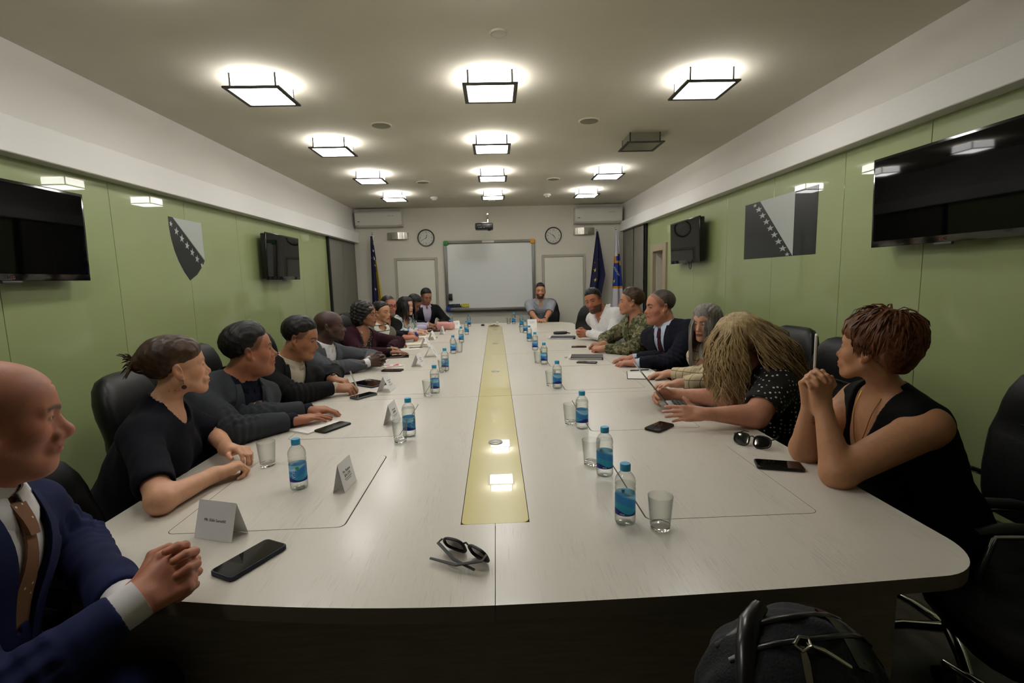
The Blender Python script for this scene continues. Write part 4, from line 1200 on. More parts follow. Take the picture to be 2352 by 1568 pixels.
def hand(F, W, d, dorsal, side, curl, spread=.0, thumb=(.5, .35, .2), s=1., kf=.0035, info=None):
    """curl: 4 x (mcp, pip, dip) degrees; thumb: (out, down, bend) ; side +1 right hand, -1 left hand"""
    Y = nz(d); Zd = nz(np.asarray(dorsal) - Y * (np.asarray(dorsal) @ Y)); X = np.cross(Y, Zd)
    T = -side * X                                   # towards the thumb
    W = np.asarray(W, float)
    p = lambda t, y, z: W + s * (T * t + Y * y + Zd * z)
    xs = (.029, .0095, -.0105, -.029); ys = (.090, .095, .090, .080)
    F.cone(p(.0, -.02, 0), p(.0, .02, 0), .025 * s, .024 * s, .02)
    for i in range(4):
        F.cone(p(xs[i] * .6, .012, 0), p(xs[i], ys[i], 0), .0155 * s, .0118 * s, .012)
    F.cone(p(.014, .02, -.008), p(.030, .05, -.011), .017 * s, .013 * s, .014)
    F.cone(p(-.016, .02, -.008), p(-.024, .06, -.009), .014 * s, .011 * s, .014)
    L = ((.041, .025, .021), (.045, .029, .022), (.041, .027, .022), (.032, .020, .019))
    for i in range(4):
        a = 0.; q = p(xs[i], ys[i], .001)
        sp = spread * (1.5 - i) * .5
        r = (.0095, .0095, .009, .0078)[i]
        for j in range(3):
            a += math.radians(curl[i][j])
            dr = nz(T * math.sin(sp) + (Y * math.cos(a) - Zd * math.sin(a)) * math.cos(sp))
            q2 = q + dr * L[i][j] * s
            F.cone(q, q2, r * (1 - .06 * j) * s, r * (.95 - .09 * j) * s, kf if j else .008)
            q = q2
        if info is not None:
            nd = Y * math.sin(a) + Zd * math.cos(a)
            info.append((q - dr * .004 * s + nd * r * .8 * s, .0062 * s))
    o, dn, bd = thumb
    q = p(.030, .042, -.011)
    d1 = nz(T * math.sin(o) + Y * math.cos(o) - Zd * dn); q2 = q + d1 * .036 * s
    F.cone(q, q2, .0125 * s, .0105 * s, .008)
    d2 = nz(d1 * math.cos(bd) - T * math.sin(bd) * .9 - Zd * math.sin(bd) * .2); q3 = q2 + d2 * .028 * s
    F.cone(q2, q3, .0105 * s, .0082 * s, .004)
    if info is not None: info.append((q3 - d2 * .004 + nz(np.cross(d2, np.cross(Zd, d2)) + T * .4) * .007 * s, .007 * s))

RELAX = [(18, 28, 15), (20, 30, 16), (24, 32, 18), (28, 34, 18)]
FLAT = [(6, 10, 6), (5, 10, 6), (6, 12, 6), (8, 14, 8)]
FIST = [(65, 85, 40), (68, 88, 42), (72, 90, 42), (75, 90, 40)]
CLASP = [(50, 62, 30), (52, 64, 32), (54, 64, 32), (56, 62, 30)]
GRIP = [(40, 50, 25), (45, 55, 25), (50, 58, 28), (52, 60, 28)]
BLADE = [(12, 14, 8), (14, 16, 10), (16, 18, 10), (20, 22, 12)]

def head_prims(F, hp, Hm, s, o):
    """o: sex, jaw (width), nose, lips, fat, neckp"""
    fm = o.get('sex', 'm') == 'f'
    jw = o.get('jaw', .94 if fm else 1.); fat = o.get('fat', 0.); ns = o.get('nose', .9 if fm else 1.05)
    E = lambda c, r, k=.02, op=1, R=None: F.ell(hp(c), np.array(r) * s, Hm if R is None else R, k * s, op)
    Cn = lambda a, b_, ra, rb, k=.02, op=1: F.cone(hp(a), hp(b_), ra * s, rb * s, k * s, op)
    E((0, -.018, .036), (.0755, .097, .077), .02)
    E((0, .028, .024), (.065, .062, .066), .03)
    E((0, .033, -.034), (.0555 * jw + fat * .006, .054, .060), .03)
    for m in (-1, 1):
        Cn((m * .050 * jw, -.004, -.048), (m * .016, .066, -.098), .024 + fat * .006, .0175, .03)
        E((m * .043, .050, -.026), (.021 + fat * .004, .026, .022 + fat * .004), .025)
        Cn((m * .010, .0865, .0165), (m * .044, .069, .0145), .0085 if not fm else .0065, .0085 if not fm else .006, .016)
        F.ball(hp((m * .031, .098, -.001)), .0165 * s, .016 * s, -1)
    E((0, .078, -.098), (.020, .017, .017), .018)
    if fat > .3: E((0, .035, -.108), (.045, .05, .026), .03)
    Cn((0, .074, .004), (0, .086, -.040), .0125, .0165 * ns, .012)
    Cn((0, .0845, .004), (0, .096 + .006 * ns, -.031), .0072, .0100 * ns, .008)
    F.ball(hp((0, .0975 + .007 * ns, -.0365)), .0112 * ns * s, .008 * s)
    for m in (-1, 1):
        F.ball(hp((m * .0120 * ns, .0925, -.0415)), .0085 * ns * s, .006 * s)
        F.ball(hp((m * .0065, .1005, -.0500)), .0032 * s, .003 * s, -1)
    E((0, .083, -.066), (.028, .019, .022), .014)
    lp = o.get('lips', 1.)
    E((0, .0965, -.0625), (.022, .0085, .0052 * lp), .004)
    E((0, .0955, -.0735), (.0195, .0090, .0062 * lp), .004)
    E((0, .108, -.0682), (.023, .0085, .0016 if not o.get('open') else .006), .003, -1)
    for m in (-1, 1):
        F.ball(hp((m * .031, .0735, -.001)), .0142 * s, .005 * s)
        if o.get('fine'): E((m * .0315, .090, -.0015), (.0128, .0105, .0042), .002, -1)
        # ears
        ex = np.stack([Hm @ nz((1, -m * .35, 0)), Hm @ nz((m * .35, 1, .18)), Hm @ nz((0, -.18, 1))], 1)
        q = hp((m * .0785, -.012, -.010))
        F.ell(q, np.array((.0075, .0165, .0305)) * s, ex, .006 * s)
        F.ell(hp((m * .087, -.009, -.006)), np.array((.007, .0085, .016)) * s, ex, .005 * s, -1)
        F.ball(hp((m * .0755, .0, -.036)), .0075 * s, .008 * s)
    if o.get('wrinkle'):
        for zz in (.052, .064):
            E((0, .0905 if zz < .06 else .083, zz), (.035, .004, .0014), .003, -1)
    return F

def person(sp):
    bx, by = sp['base']; hv = nz(sp['face'])
    rz = math.atan2(-hv[0], hv[1])
    t = thing('person', (bx, by, 0), sp['label'], 'person', rz)
    ax = np.array([hv[1], -hv[0]])
    def L(p): d = np.array([p[0] - bx, p[1] - by]); return np.array([d @ ax, d @ hv[:2], p[2]])
    def D(v): v = np.asarray(v, float); return np.array([v[0] * ax[0] + v[1] * ax[1], v[0] * hv[0] + v[1] * hv[1], v[2] if len(v) > 2 else 0.])
    h = sp.get('h', .005); s = sp.get('s', 1.); fm = sp['sex'] == 'f'; bd = sp.get('build', 1.)
    Hc = L(sp['head']); hf = D((*sp['look'], math.tan(math.radians(sp.get('pitch', 0))) * np.linalg.norm(sp['look'])))
    Hm = rot_cols(hf, math.radians(sp.get('roll', 0)))
    hp = lambda p: Hc + Hm @ (np.asarray(p, float) * s)
    N = L(sp['neck']); pel = L(sp.get('pelvis', (bx, by, .57)))
    U = nz(N - pel)
    tw = D((*sp.get('chest', sp['face']), 0))
    Xs = nz(np.cross(tw, U)); Yf = np.cross(U, Xs); TM = np.stack([Xs, Yf, U], 1)
    hw = sp.get('hw', .165 if fm else .19)
    arms = {}
    for side, key in ((1, 'R'), (-1, 'L')):
        sh = N + Xs * side * hw - U * .055 + L_off(sp, key, D)
        arms[key] = (sh, L(sp['elbow'][key]), L(sp['wrist'][key]))
    neck_top = hp((0, -.022, -.070))
    nr = (.046 if fm else .056) * s * sp.get('neckw', 1.)
    def torso(F, inf, low=True, arm=True):
        c1 = pel + (N - pel) * .66 + Yf * .005
        F.ell(c1, np.array((.150 * bd, .105 * bd, .19)) + inf, TM, .06)
        F.cone(arms['L'][0] - Xs * -.03, arms['R'][0] - Xs * .03, .062 + inf, .062 + inf, .05)
        for key, sd in (('R', 1), ('L', -1)):
            F.cone(N + U * .015 - Yf * .01, arms[key][0] - Xs * sd * .03 + U * .01, .040 + inf, .045 + inf, .045)
        if fm:
            for m in (-1, 1): F.ell(c1 + Yf * .085 * bd + Xs * m * .07 - U * .0, (.066 + inf, .060 + inf, .066 + inf), TM, .05)
        else:
            F.ell(c1 + Yf * .05 + U * .04, (.13 * bd + inf, .075 + inf, .11 + inf), TM, .05)
        if low:
            F.ell(pel + (N - pel) * .30 + Yf * .02 * sp.get('belly', 1.), np.array((.142 * bd, .115 * bd * sp.get('belly', 1.), .17)) + inf, TM, .07)
            F.ell(pel, np.array((.17 * bd, .135, .13)) + inf, None, .06)
        return F
    # ---------------- body: one continuous skin
    F = Fld()
    head_prims(F, hp, Hm, s, sp)
    F.cone(neck_top, N + U * .0 - Yf * .015, nr, nr * 1.12, .03)
    torso(F, -.008, low=False)
    nails = []
    for key, sd in (('R', 1), ('L', -1)):
        sh, el, wr = arms[key]
        ar = (.043 if fm else .047) * sp.get('arm', 1.)
        F.cone(sh, el, ar * 1.1, ar * .88, .03)
        F.cone(el, wr, ar * .92, .0265 * s * (.95 if fm else 1.05), .02)
        hd = sp['hand' + key]
        hand(F, wr, D(hd[0]), D(hd[1]), sd, hd[2], *(hd[3:] if len(hd) > 3 else ()), s=s * (.93 if fm else 1.) * sp.get('hands', 1.), info=nails)
    Vv, Fq = surf(F, h)
    Vv, Fq = clean_low(Vv, Fq)
    q = ((Vv - Hc) @ Hm) / s
    col = np.tile(np.array(lin(sp['skin']), f32), (len(Vv), 1))
    def blend(wt, c_): 
        nonlocal col
        w_ = np.clip(wt, 0, 1)[:, None]; col = col * (1 - w_) + np.array(lin(c_) if isinstance(c_, str) else c_, f32) * w_
    inh = (np.abs(q) < .14).all(1)
    bl = np.array(lin(sp['skin'])) * np.array((1.12, .72, .68))
    for m in (-1, 1): blend(np.exp(-(((q - (m * .048, .06, -.03)) / .022) ** 2).sum(1)) * sp.get('blush', .35), tuple(bl))
    blend(np.exp(-(((q - (0, .115, -.036)) / .014) ** 2).sum(1)) * sp.get('blush', .35), tuple(bl))
    for m in (-1, 1): blend(np.exp(-(((q - (m * .082, -.012, -.01)) / .022) ** 2).sum(1)) * .35, tuple(bl))
    for c_, r in nails: blend(np.clip(1.4 - np.linalg.norm(Vv - c_, axis=1) / r, 0, 1) * .6, sp.get('nail', tuple(np.array(lin(sp['skin'])) * np.array((1.25, .95, .95)))))
    soft = h * .5
    bc = sp.get('brow', '#1c120b')
    for m in (-1, 1):
        xx = m * q[:, 0]
        arch = .0205 - 9. * (xx - .032) ** 2
        dd = np.maximum(np.abs(q[:, 2] - arch) - .0042, np.abs(xx - .031) - .021)
        blend(np.where((q[:, 1] > .05) & inh, np.clip(.6 - dd / (soft + .002), 0, 1), 0) * sp.get('browk', .85), bc)
        de = np.sqrt(((xx - .0315) / .0150) ** 2 + ((q[:, 2] + .0012) / .0056) ** 2)
        blend(np.where((q[:, 1] > .06) & inh, np.clip((1.25 - de) * 2.5, 0, 1), 0) * (.8 if not sp.get('fine') else .55), '#1d120c' if not sp.get('fine') else bc)
    lc = sp.get('lipc', tuple(np.array(lin(sp['skin'])) * np.array((.95, .5, .5))))
    dl = np.sqrt((q[:, 0] / .0245) ** 2 + ((q[:, 2] + .068) / .0118) ** 2)
    blend(np.where((q[:, 1] > .075) & inh, np.clip((1.1 - dl) * 4, 0, 1), 0) * .8, lc)
    blend(np.where((q[:, 1] > .075) & inh & (np.abs(q[:, 0]) < .022), np.clip(1 - np.abs(q[:, 2] + .0682) / (.0022 + h * .25), 0, 1), 0) * .7, '#240d0a')
    if sp.get('beard'):
        bk, bcol = sp['beard']
        zl = -.040 - .25 * np.abs(np.abs(q[:, 0]) - .0) + (q[:, 1] < .05) * .015
        reg = (q[:, 2] < -.046 - (np.abs(q[:, 0]) < .028) * .004) & (q[:, 1] > -.012) & inh & (q[:, 2] > -.128)
        wb = np.clip((-.044 - q[:, 2]) / .012, 0, 1) * np.clip((q[:, 1] + .012) / .02, 0, 1) * reg * np.clip((dl - .9) * 4, 0, 1)
        blend(wb * bk, bcol)
    hs = sp.get('hair', ('short', 'hair_black'))
    if sp.get('scalp'):
        g = np.interp(q[:, 1], HAIRLINE[0], HAIRLINE[1])
        blend(np.clip((q[:, 2] - g) / .012 + .3, 0, 1) * inh * sp['scalp'][0], sp['scalp'][1])
    if sp.get('tattoo'):
        wL = arms['R'][2]; fo = nz(arms['R'][1] - wL)
        for kk in range(26):
            a = kk / 26 * 6.3
            c0 = wL + fo * (.055 + .022 * math.sin(a * 2)) + sp_t(sp, D) * .03 + np.cross(fo, sp_t(sp, D)) * (.016 * math.sin(a))
            blend(np.clip(1.3 - np.linalg.norm(Vv - c0, axis=1) / .0045, 0, 1) * .6, '#2b2a2c')
    body = obj('body', np_mesh('body', Vv, Fq, col), 'skin', t)
    if sp.get('fine'):
        for m in (-1, 1):
            e = obj('eye', EYES[sp.get('eyes', 'brown')], 'eye_paint', t)
            e.matrix_local = Matrix.Translation(hp((m * .031, .0735, -.001))) @ Matrix([list(r) for r in Hm]).to_4x4() @ Matrix.Rotation(-math.radians(sp.get('gaze', 0)), 4, 'Z') @ Matrix.Scale(s * .98, 4)
    hair(sp, t, hp, Hc, Hm, s, h, hs)
    ctx = dict(sp=sp, t=t, N=N, pel=pel, U=U, Xs=Xs, Yf=Yf, TM=TM, arms=arms, torso=torso, hp=hp, Hm=Hm, Hc=Hc, s=s, nr=nr, nt=neck_top, h=max(h * 1.35, .0055), D=D, L=L, fm=fm)
    legs(ctx)
    for g in sp['wear']: g[0](ctx, *g[1:])
    return ctx

def L_off(sp, key, D):
    o = sp.get('sh' + key)
    return D(o) if o is not None else 0.
def sp_t(sp, D): return nz(D(sp['tattoo']))
HAIRLINE = ([-.12, -.085, -.05, -.02, .0, .028, .05, .062, .075, .1], [-.075, -.072, -.045, -.012, -.004, .0, .038, .064, .078, .09])
def clean_low(Vv, Fq): return Vv, Fq

# ---------------- hair
def hair(sp, t, hp, Hc, Hm, s, h, hs):
    kind, m = hs[0], hs[1]
    rr = random.Random(sp.get('seed', 1))
    if kind == 'bald': return
    hh = max(h * .95, .0035)
    def post_factory(hl, amp, frx, tap=.004, face=None, amp2=0., fr2=60):
        def post(P, d):
            q = ((P - Hc) @ Hm) / s
            g = np.interp(q[:, 1] + .003 * wob(q, 90, 2), hl[0], hl[1])
            qq = q * np.array((1., .3, .3))
            d = d - amp * wob(qq, frx, sp.get('seed', 1)) - (amp2 * wob(q, fr2, sp.get('seed', 1) + 3) if amp2 else 0)
            d = d + tap * np.exp(-np.maximum(q[:, 2] - g, 0) / .016) * (q[:, 2] - g > -.02)
            d = np.maximum(d, (g - q[:, 2]) * s * .75)
            if face is not None:
                c_, r = face
                k = np.sqrt((((q - c_) / r) ** 2).sum(1))
                d = np.maximum(d, -(k - 1) * min(r) * s)
            return d.astype(f32)
        return post
    F = Fld()
    def E(c, r, k=.02): F.ell(hp(c), np.array(r) * s, Hm, k * s)
    if kind in ('short', 'buzz'):
        tp, sd = hs[2], hs[3]
        E((0, -.020, .036 + tp * .35), (.0755 + sd, .097 + sd * 1.1, .077 + tp * .75))
        if tp > .012: E((0, .012, .060 + tp * .4), (.055, .062, .055 + tp * .4), .03)
        hl = (HAIRLINE[0], [v + ((hs[4] if len(hs) > 4 else 0) - .007) * (1 if y > .03 else 0) for y, v in zip(*HAIRLINE)])
        Vv, Fq = surf(F, hh, post_factory(hl, .0010 + tp * .05, 420, max(sd * .7, tp * .3)))
        obj('hair', np_mesh('hair', Vv, Fq), m, t); return
    mb = None
    if kind == 'bun':
        E((0, -.022, .040), (.083, .105, .087)); E((0, .030, .052), (.066, .060, .055), .03)
        hl = ([-.13, -.09, -.05, -.025, -.005, .015, .035, .052, .07, .085, .1], [-.085, -.078, -.050, -.008, .010, .002, -.006, .004, .028, .044, .06])
        F.ball(hp((0, -.118, .030)), .030 * s, .02 * s)
        Vv, Fq = surf(F, hh, post_factory(hl, .0016, 420, .009))
        obj('hair', np_mesh('hair', Vv, Fq), m, t)
        mb = MB()
        for k in range(26):
            a = rr.uniform(0, 2 * PI); b_ = rr.uniform(-.3, 1.2)
            c0 = np.array((0, -.122, .032)); dv = np.array((math.sin(a) * .8, -.4 - rr.random() * .5, math.cos(a) * .8 + .2))
            l_ = rr.uniform(.02, .045)
            mb.tube([hp(c0 + dv * .02), hp(c0 + dv * (.02 + l_ * .5)), hp(c0 + dv * (.02 + l_) + np.array((0, 0, -.012)))], [.0045, .0035, .0008], 5)
        mb.build('loose_strands', m, t, 60)['kind'] = 'stuff'
        cl = MB()
        for k in range(5):
            cl.tube([hp((.012 + .004 * k, -.098, .052 - k * .011)), hp((.026 + .002 * k, -.112, .05 - k * .011)), hp((.024, -.126, .046 - k * .010))], .0022, 6)
        cl.tube([hp((.03, -.112, .055)), hp((.034, -.114, .03)), hp((.03, -.112, .0))], .003, 6)
        cl.build('hair_clip', 'hair_clip_horn', t, 60); return
    if kind == 'curly':
        E((0, -.03, .035), (.108, .118, .098)); E((0, -.055, -.035), (.112, .085, .085), .03)
        hl = ([-.2, .2], [-.13, -.10])
        Vv, Fq = surf(F, hh, post_factory(hl, .003, 300, face=(np.array((0, .105, -.045)), np.array((.062, .085, .105))), amp2=.009, fr2=110), pad=.02)
        obj('hair', np_mesh('hair', Vv, Fq), m, t); return
    if kind == 'tied':
        E((0, -.020, .040), (.082, .103, .083)); E((0, .028, .060), (.060, .05, .044), .03)
        F.cone(hp((0, -.09, -.01)), hp((.02, -.085, -.12)), .035 * s, .025 * s, .02)
        hl = ([-.13, -.09, -.06, -.03, .0, .02, .045, .07, .1], [-.2, -.19, -.10, -.02, .0, -.008, .05, .075, .085])
        Vv, Fq = surf(F, hh, post_factory(hl, .0018, 420))
        obj('hair', np_mesh('hair', Vv, Fq), m, t); return
    if kind == 'pixie':
        E((0, -.030, .046), (.096, .118, .096)); E((0, .022, .064), (.072, .066, .056), .03); E((0, -.064, -.012), (.082, .068, .072), .03)
        hl = ([-.16, -.11, -.07, -.035, -.01, .01, .03, .05, .075, .1], [-.088, -.085, -.066, -.026, .008, -.012, .002, .022, .034, .042])
        Vv, Fq = surf(F, hh, post_factory(hl, .003, 260, .008, amp2=.005, fr2=60), pad=.01)
        obj('hair', np_mesh('hair', Vv, Fq), m, t)
        mb = MB()
        for k in range(1100):
            th = rr.uniform(-PI, PI); ph = math.acos(rr.uniform(-.55, 1))
            dv = np.array((math.sin(ph) * math.sin(th), math.sin(ph) * math.cos(th), math.cos(ph)))
            c0 = np.array((0, -.030, .044)) + dv * np.array((.093, .115, .094))
            if c0[1] > .04 and c0[2] < .075: continue
            if c0[1] > -.02 and c0[2] < .022: continue
            if c0[2] < -.05: continue
            crown = np.array((0, -.05, .14))
            fl = nz(c0 - crown); fl = nz(fl - dv * (fl @ dv) + np.array((rr.uniform(-.22, .22), rr.uniform(-.15, .2), rr.uniform(-.1, .05))))
            top = max(0, (c0[2] - .09) / .05)
            lift = rr.uniform(.001, .008) + .014 * min(top, 1) * rr.uniform(.1, 1.3)
            l_ = rr.uniform(.045, .09)
            cen_ = np.array((0, -.030, .044))
            P_ = [c0]
            for j in (1, 2, 3):
                q_ = P_[-1] + fl * l_ / 3; w_ = q_ - cen_; k0 = np.linalg.norm(w_ / np.array((.093, .115, .094)))
                P_.append(cen_ + w_ / max(k0, .6) * 1. + nz(w_) * lift * (1, 1.2, .9)[j - 1])
            if P_[3][1] > -.02 and P_[3][2] < .035: P_ = [c0 + (x_ - c0) * .45 for x_ in P_]
            r_ = rr.uniform(.0018, .0046)
            mb.tube([hp(x_) for x_ in P_], [r_ * .8, r_, r_ * .8, .0004], 5, .6)
        for sd in (-1, 1):
            for k in range(14):
                mb.tube([hp((sd * .076, .03 - k * .004, .035)), hp((sd * .083, .026 - k * .004, .0)), hp((sd * .082, .028 - k * .0045, -.022 + rr.uniform(-.012, .012)))], [.0035, .0032, .0006], 5, .6)
        mb.build('loose_strands', m, t, 60)['kind'] = 'stuff'; return
    if kind in ('straight_long', 'wavy_long', 'black_long'):
        wav = {'straight_long': .0, 'wavy_long': 1., 'black_long': .25}[kind]
        vol = {'straight_long': .006, 'wavy_long': .024, 'black_long': .012}[kind]
        E((0, -.022, .040), (.080 + vol, .102 + vol, .084 + vol * .8)); E((0, .022, .062), (.062 + vol * .6, .054, .045 + vol * .5), .03)
        hl = ([-.2, -.02, .01, .03, .06, .08, .1], [-.11, -.10, -.05, .0, .050, .066, .075]) if kind != 'wavy_long' else ([-.2, .0, .03, .06, .1], [-.12, -.10, -.05, .04, .06])
        Vv, Fq = surf(F, hh, post_factory(hl, .003, 350, face=(np.array((0, .115, -.05)), np.array((.056, .075, .105)))), pad=.01)
        obj('hair', np_mesh('hair', Vv, Fq), m, t)
        mb = MB(); ln = hs[2]; nst = hs[3]
        dn = np.linalg.inv(Hm) @ np.array((0, 0, -1.))
        bk = np.array((0, -1., 0)); bsw = 0.
        if sp.get('sweep') is not None: bk = np.linalg.inv(Hm) @ nz(sp['sweep']); bsw = float(np.linalg.norm(sp['sweep']))
        for k in range(nst):
            th = rr.uniform(.42, PI) * rr.choice((-1, 1)); el = rr.uniform(-.1, 1.15)
            dv = np.array((math.cos(el) * math.sin(th), math.cos(el) * math.cos(th), math.sin(el)))
            c0 = np.array((0, -.022, .040)) + dv * np.array((.080 + vol, .102 + vol, .084 + vol * .8)) * .98
            hor = nz(np.array((dv[0], dv[1], 0)))
            low = np.array((0, -.022, .0)) + hor * np.array((.090 + vol * 1.3, .108 + vol, 0))
            l_ = ln * rr.uniform(.75, 1.05)
            P = []; rs = []; n_ = 11 if wav else 8
            phs = 4 * th + 2 * el + rr.uniform(0, 1.1); fr = rr.uniform(10, 14); lr = rr.uniform(.5, 1.7); oa = rr.uniform(.3, 1.) * wav; tang = np.cross(hor, (0, 0, 1))
            for j in range(n_):
                u = j / (n_ - 1)
                a = min(u * 2.6, 1.)
                base = c0 * (1 - a) + (low + np.array((0, 0, c0[2] * (1 - a) * 0))) * a if u < .385 else low
                z = c0[2] * (1 - min(u * 1.0, 1)) ** 1.0
                drop = dn * (l_ * max(0, u) ** 1.1)
                pt = np.array((base[0], base[1], c0[2])) * 1. + drop
                pt = pt + hor * (.012 * math.sin(u * PI) * (1 + wav)) + (tang * math.sin(phs + u * fr) + hor * math.cos(phs * 1.3 + u * fr)) * wav * .017 * min(1, u * 2) + hor * oa * .045 * u * u + bk * (bsw * u * (1 if hor @ bk > -.2 else .2))
                P.append(hp(pt)); rs.append(.0034 * lr * (1 - .75 * max(0, (u - .55) / .45)) * (1 if j else .4))
            mb.tube(P, rs, 6, .5)
        if kind == 'straight_long':
            for k in range(26):
                x = -.055 + .11 * k / 25
                mb.tube([hp((x * .6, .055, .104)), hp((x * .9, .088 - abs(x) * .3, .078)), hp((x * 1.05, .092 - abs(x) * .45, .035 - rr.random() * .01))], [.006, .006, .001], 5, .5)
        mb.build('long_locks', m, t, 60)['kind'] = 'stuff'
mat('hair_clip_horn', '#2b1a10', .3)

# ---------------- clothes
def legs(c):
    sp = c['sp']; F = Fld(); pel = c['pel']
    for sd in (-1, 1):
        hipj = pel + np.array((sd * .085, .02, -.03)); kn = pel + np.array((sd * .12, .40, -.05)); an = np.array((kn[0], kn[1] - .02, .09))
        F.cone(hipj, kn, .088, .066, .03); F.cone(kn, an, .064, .048, .02)
    F.ell(pel, (.168, .13, .11), None, .05)
    Vv, Fq = surf(F, .016)
    obj('trousers', np_mesh('trousers', Vv, Fq), sp.get('trousers', 'trouser_dark'), c['t'])
    for sd in (-1, 1):
        an = np.array((sd * .12, pel[1] + .38, 0))
        MB().lathe([(.005, -.13), (.035, -.12), (.044, -.06), (.046, .02), (.04, .09), (.01, .125)], 14, M=Matrix.Translation((an[0], an[1] + .06, .035)) @ Matrix.Scale(.75, 4, (0, 0, 1)) @ Matrix.Rotation(-PI / 2, 4, 'X')).build('shoe', 'black_plastic', c['t'], 60)

def smax(a, b_, k):
    h = np.maximum(k - np.abs(a - b_), 0) / k
    return np.maximum(a, b_) + h * h * k * .25

def garment(c, name, m, inf=.012, sleeve='long', neck=('round', .07), wr=.0035, fr=38, hfac=1., low=True, slv=None):
    sp, N, U, Xs, Yf, TM, arms = c['sp'], c['N'], c['U'], c['Xs'], c['Yf'], c['TM'], c['arms']
    F = Fld(); c['torso'](F, inf, low)
    base = F.copy()
    if neck[0] == 'round': F.cone(c['nt'], N - Yf * .015, c['nr'] + inf * .7, c['nr'] * 1.12 + inf, .03)
    ar = (.043 if c['fm'] else .047) * sp.get('arm', 1.)
    cuts = []
    for key in ('R', 'L'):
        sh, el, wrp = arms[key]
        if sleeve == 'long':
            e2 = el + (wrp - el) * (slv or .90)
            F.cone(sh, el, ar * 1.12 + inf * 1.2, ar * .95 + inf, .035)
            F.cone(el, e2, ar * .98 + inf, .030 + inf * .9, .02)
        elif sleeve == 'short':
            e2 = sh + (el - sh) * (slv or .62)
            F.cone(sh, e2, ar * 1.12 + inf * 1.2, ar * 1.06 + inf * 1.3, .035)
            dr = nz(el - sh); rr_ = ar + inf * 1.3 + .02
            F.cone(e2 + dr * (rr_ + .002), e2 + dr * (rr_ + .06), rr_, rr_, .003, -1)
        else:
            F.ell(sh + Xs * (.072 if key == 'R' else -.072) - U * .02, (.055, .10, .105), TM, .012, -1)
    if sleeve == 'long' or sleeve == 'short': pass
    sd = sp.get('seed', 1)
    def post(P, d):
        q = (P - N) @ TM
        d = d - wr * wob(P * np.array((1, 1, .6), f32), fr, sd) - wr * .5 * wob(P, fr * 2.3, sd + 5)
        if sleeve == 'long':
            for sh_, el_, wr2 in arms.values():
                ab = wr2 - el_; Ln = np.linalg.norm(ab); tt = (P - el_) @ (ab / Ln); rr2 = np.linalg.norm(P - el_ - tt[:, None] * (ab / Ln), axis=1); e_ = Ln * (slv or .90)
                d = np.where((rr2 < .056) & (tt > e_ - .01) & (tt < e_ + .07), smax(d, tt - e_, .003), d)
                for a_, b_ in ((el_, sh_), (el_, wr2)):
                    ab = b_ - a_; Ln = np.linalg.norm(ab); tt = (P - a_) @ (ab / Ln); rr2 = np.linalg.norm(P - a_ - tt[:, None] * (ab / Ln), axis=1)
                    ph_ = np.sin(tt * 6.283 / .034 + 14 * ((P - a_) @ TM[:, 1]) + sd)
                    d = d - np.where((tt > -.03) & (tt < Ln) & (rr2 < .11), wr * .9 * np.exp(-(tt / .09) ** 2) * ph_, 0)
        if neck[0] == 'v':
            zv, sl, w0 = neck[1], neck[2], (neck[3] if len(neck) > 3 else 0.)
            w_ = np.maximum(np.maximum((np.abs(q[:, 0]) - w0 - sl * (q[:, 2] - zv)) / math.hypot(1, sl), -(q[:, 1] + .02)), q[:, 1] - .165)
            d = smax(d, -w_, .005)
            w2 = np.maximum((np.sqrt((q[:, 0] / .062) ** 2 + ((q[:, 1] + .01) / .062) ** 2) - 1) * .062, -.05 - q[:, 2])
            d = smax(d, -w2, .005)
        elif neck[0] == 'round':
            r = neck[1]
            d = smax(d, -(np.sqrt((q[:, 0] / r) ** 2 + ((q[:, 1] - .012) / r) ** 2 + ((q[:, 2] - .015) / (neck[2] if len(neck) > 2 else .05)) ** 2) - 1) * r, .008)
        d = np.maximum(d, q[:, 2] - .055)
        return d.astype(f32)
    Vv, Fq = surf(F, c['h'] * hfac, post, pad=.01)
    o = obj(name, np_mesh(name, Vv, Fq), m, c['t'])
    c['base_' + name] = base
    return o

def drape(c, name, m, A, B_, inf, off=.004, nu=10, nv=3, parent=None, thick=.003):
    """ruled patch between two polylines in the torso frame (x, z from the neck), laid on the front of the torso"""
    F = Fld(); c['torso'](F, inf)
    for key in ('R', 'L'):
        sh, el, wrp = c['arms'][key]
    A = resample(A, nu); B_ = resample(B_, nu)
    G = np.stack([A + (B_ - A) * v for v in np.linspace(0, 1, nv)], 1)
    O = c['N'] + G[..., 0:1] * c['Xs'] + G[..., 1:2] * c['U'] + c['Yf'] * .45
    Dn = np.broadcast_to(-c['Yf'], O.shape)
    H_ = sphere_trace(F, O.reshape(-1, 3).astype(f32), Dn.reshape(-1, 3).astype(f32)).reshape(O.shape)
    nrm = np.broadcast_to(c['Yf'], O.shape)
    return grid_solid(name, H_ + nrm * off, thick, m, parent or c['t'], nrm)

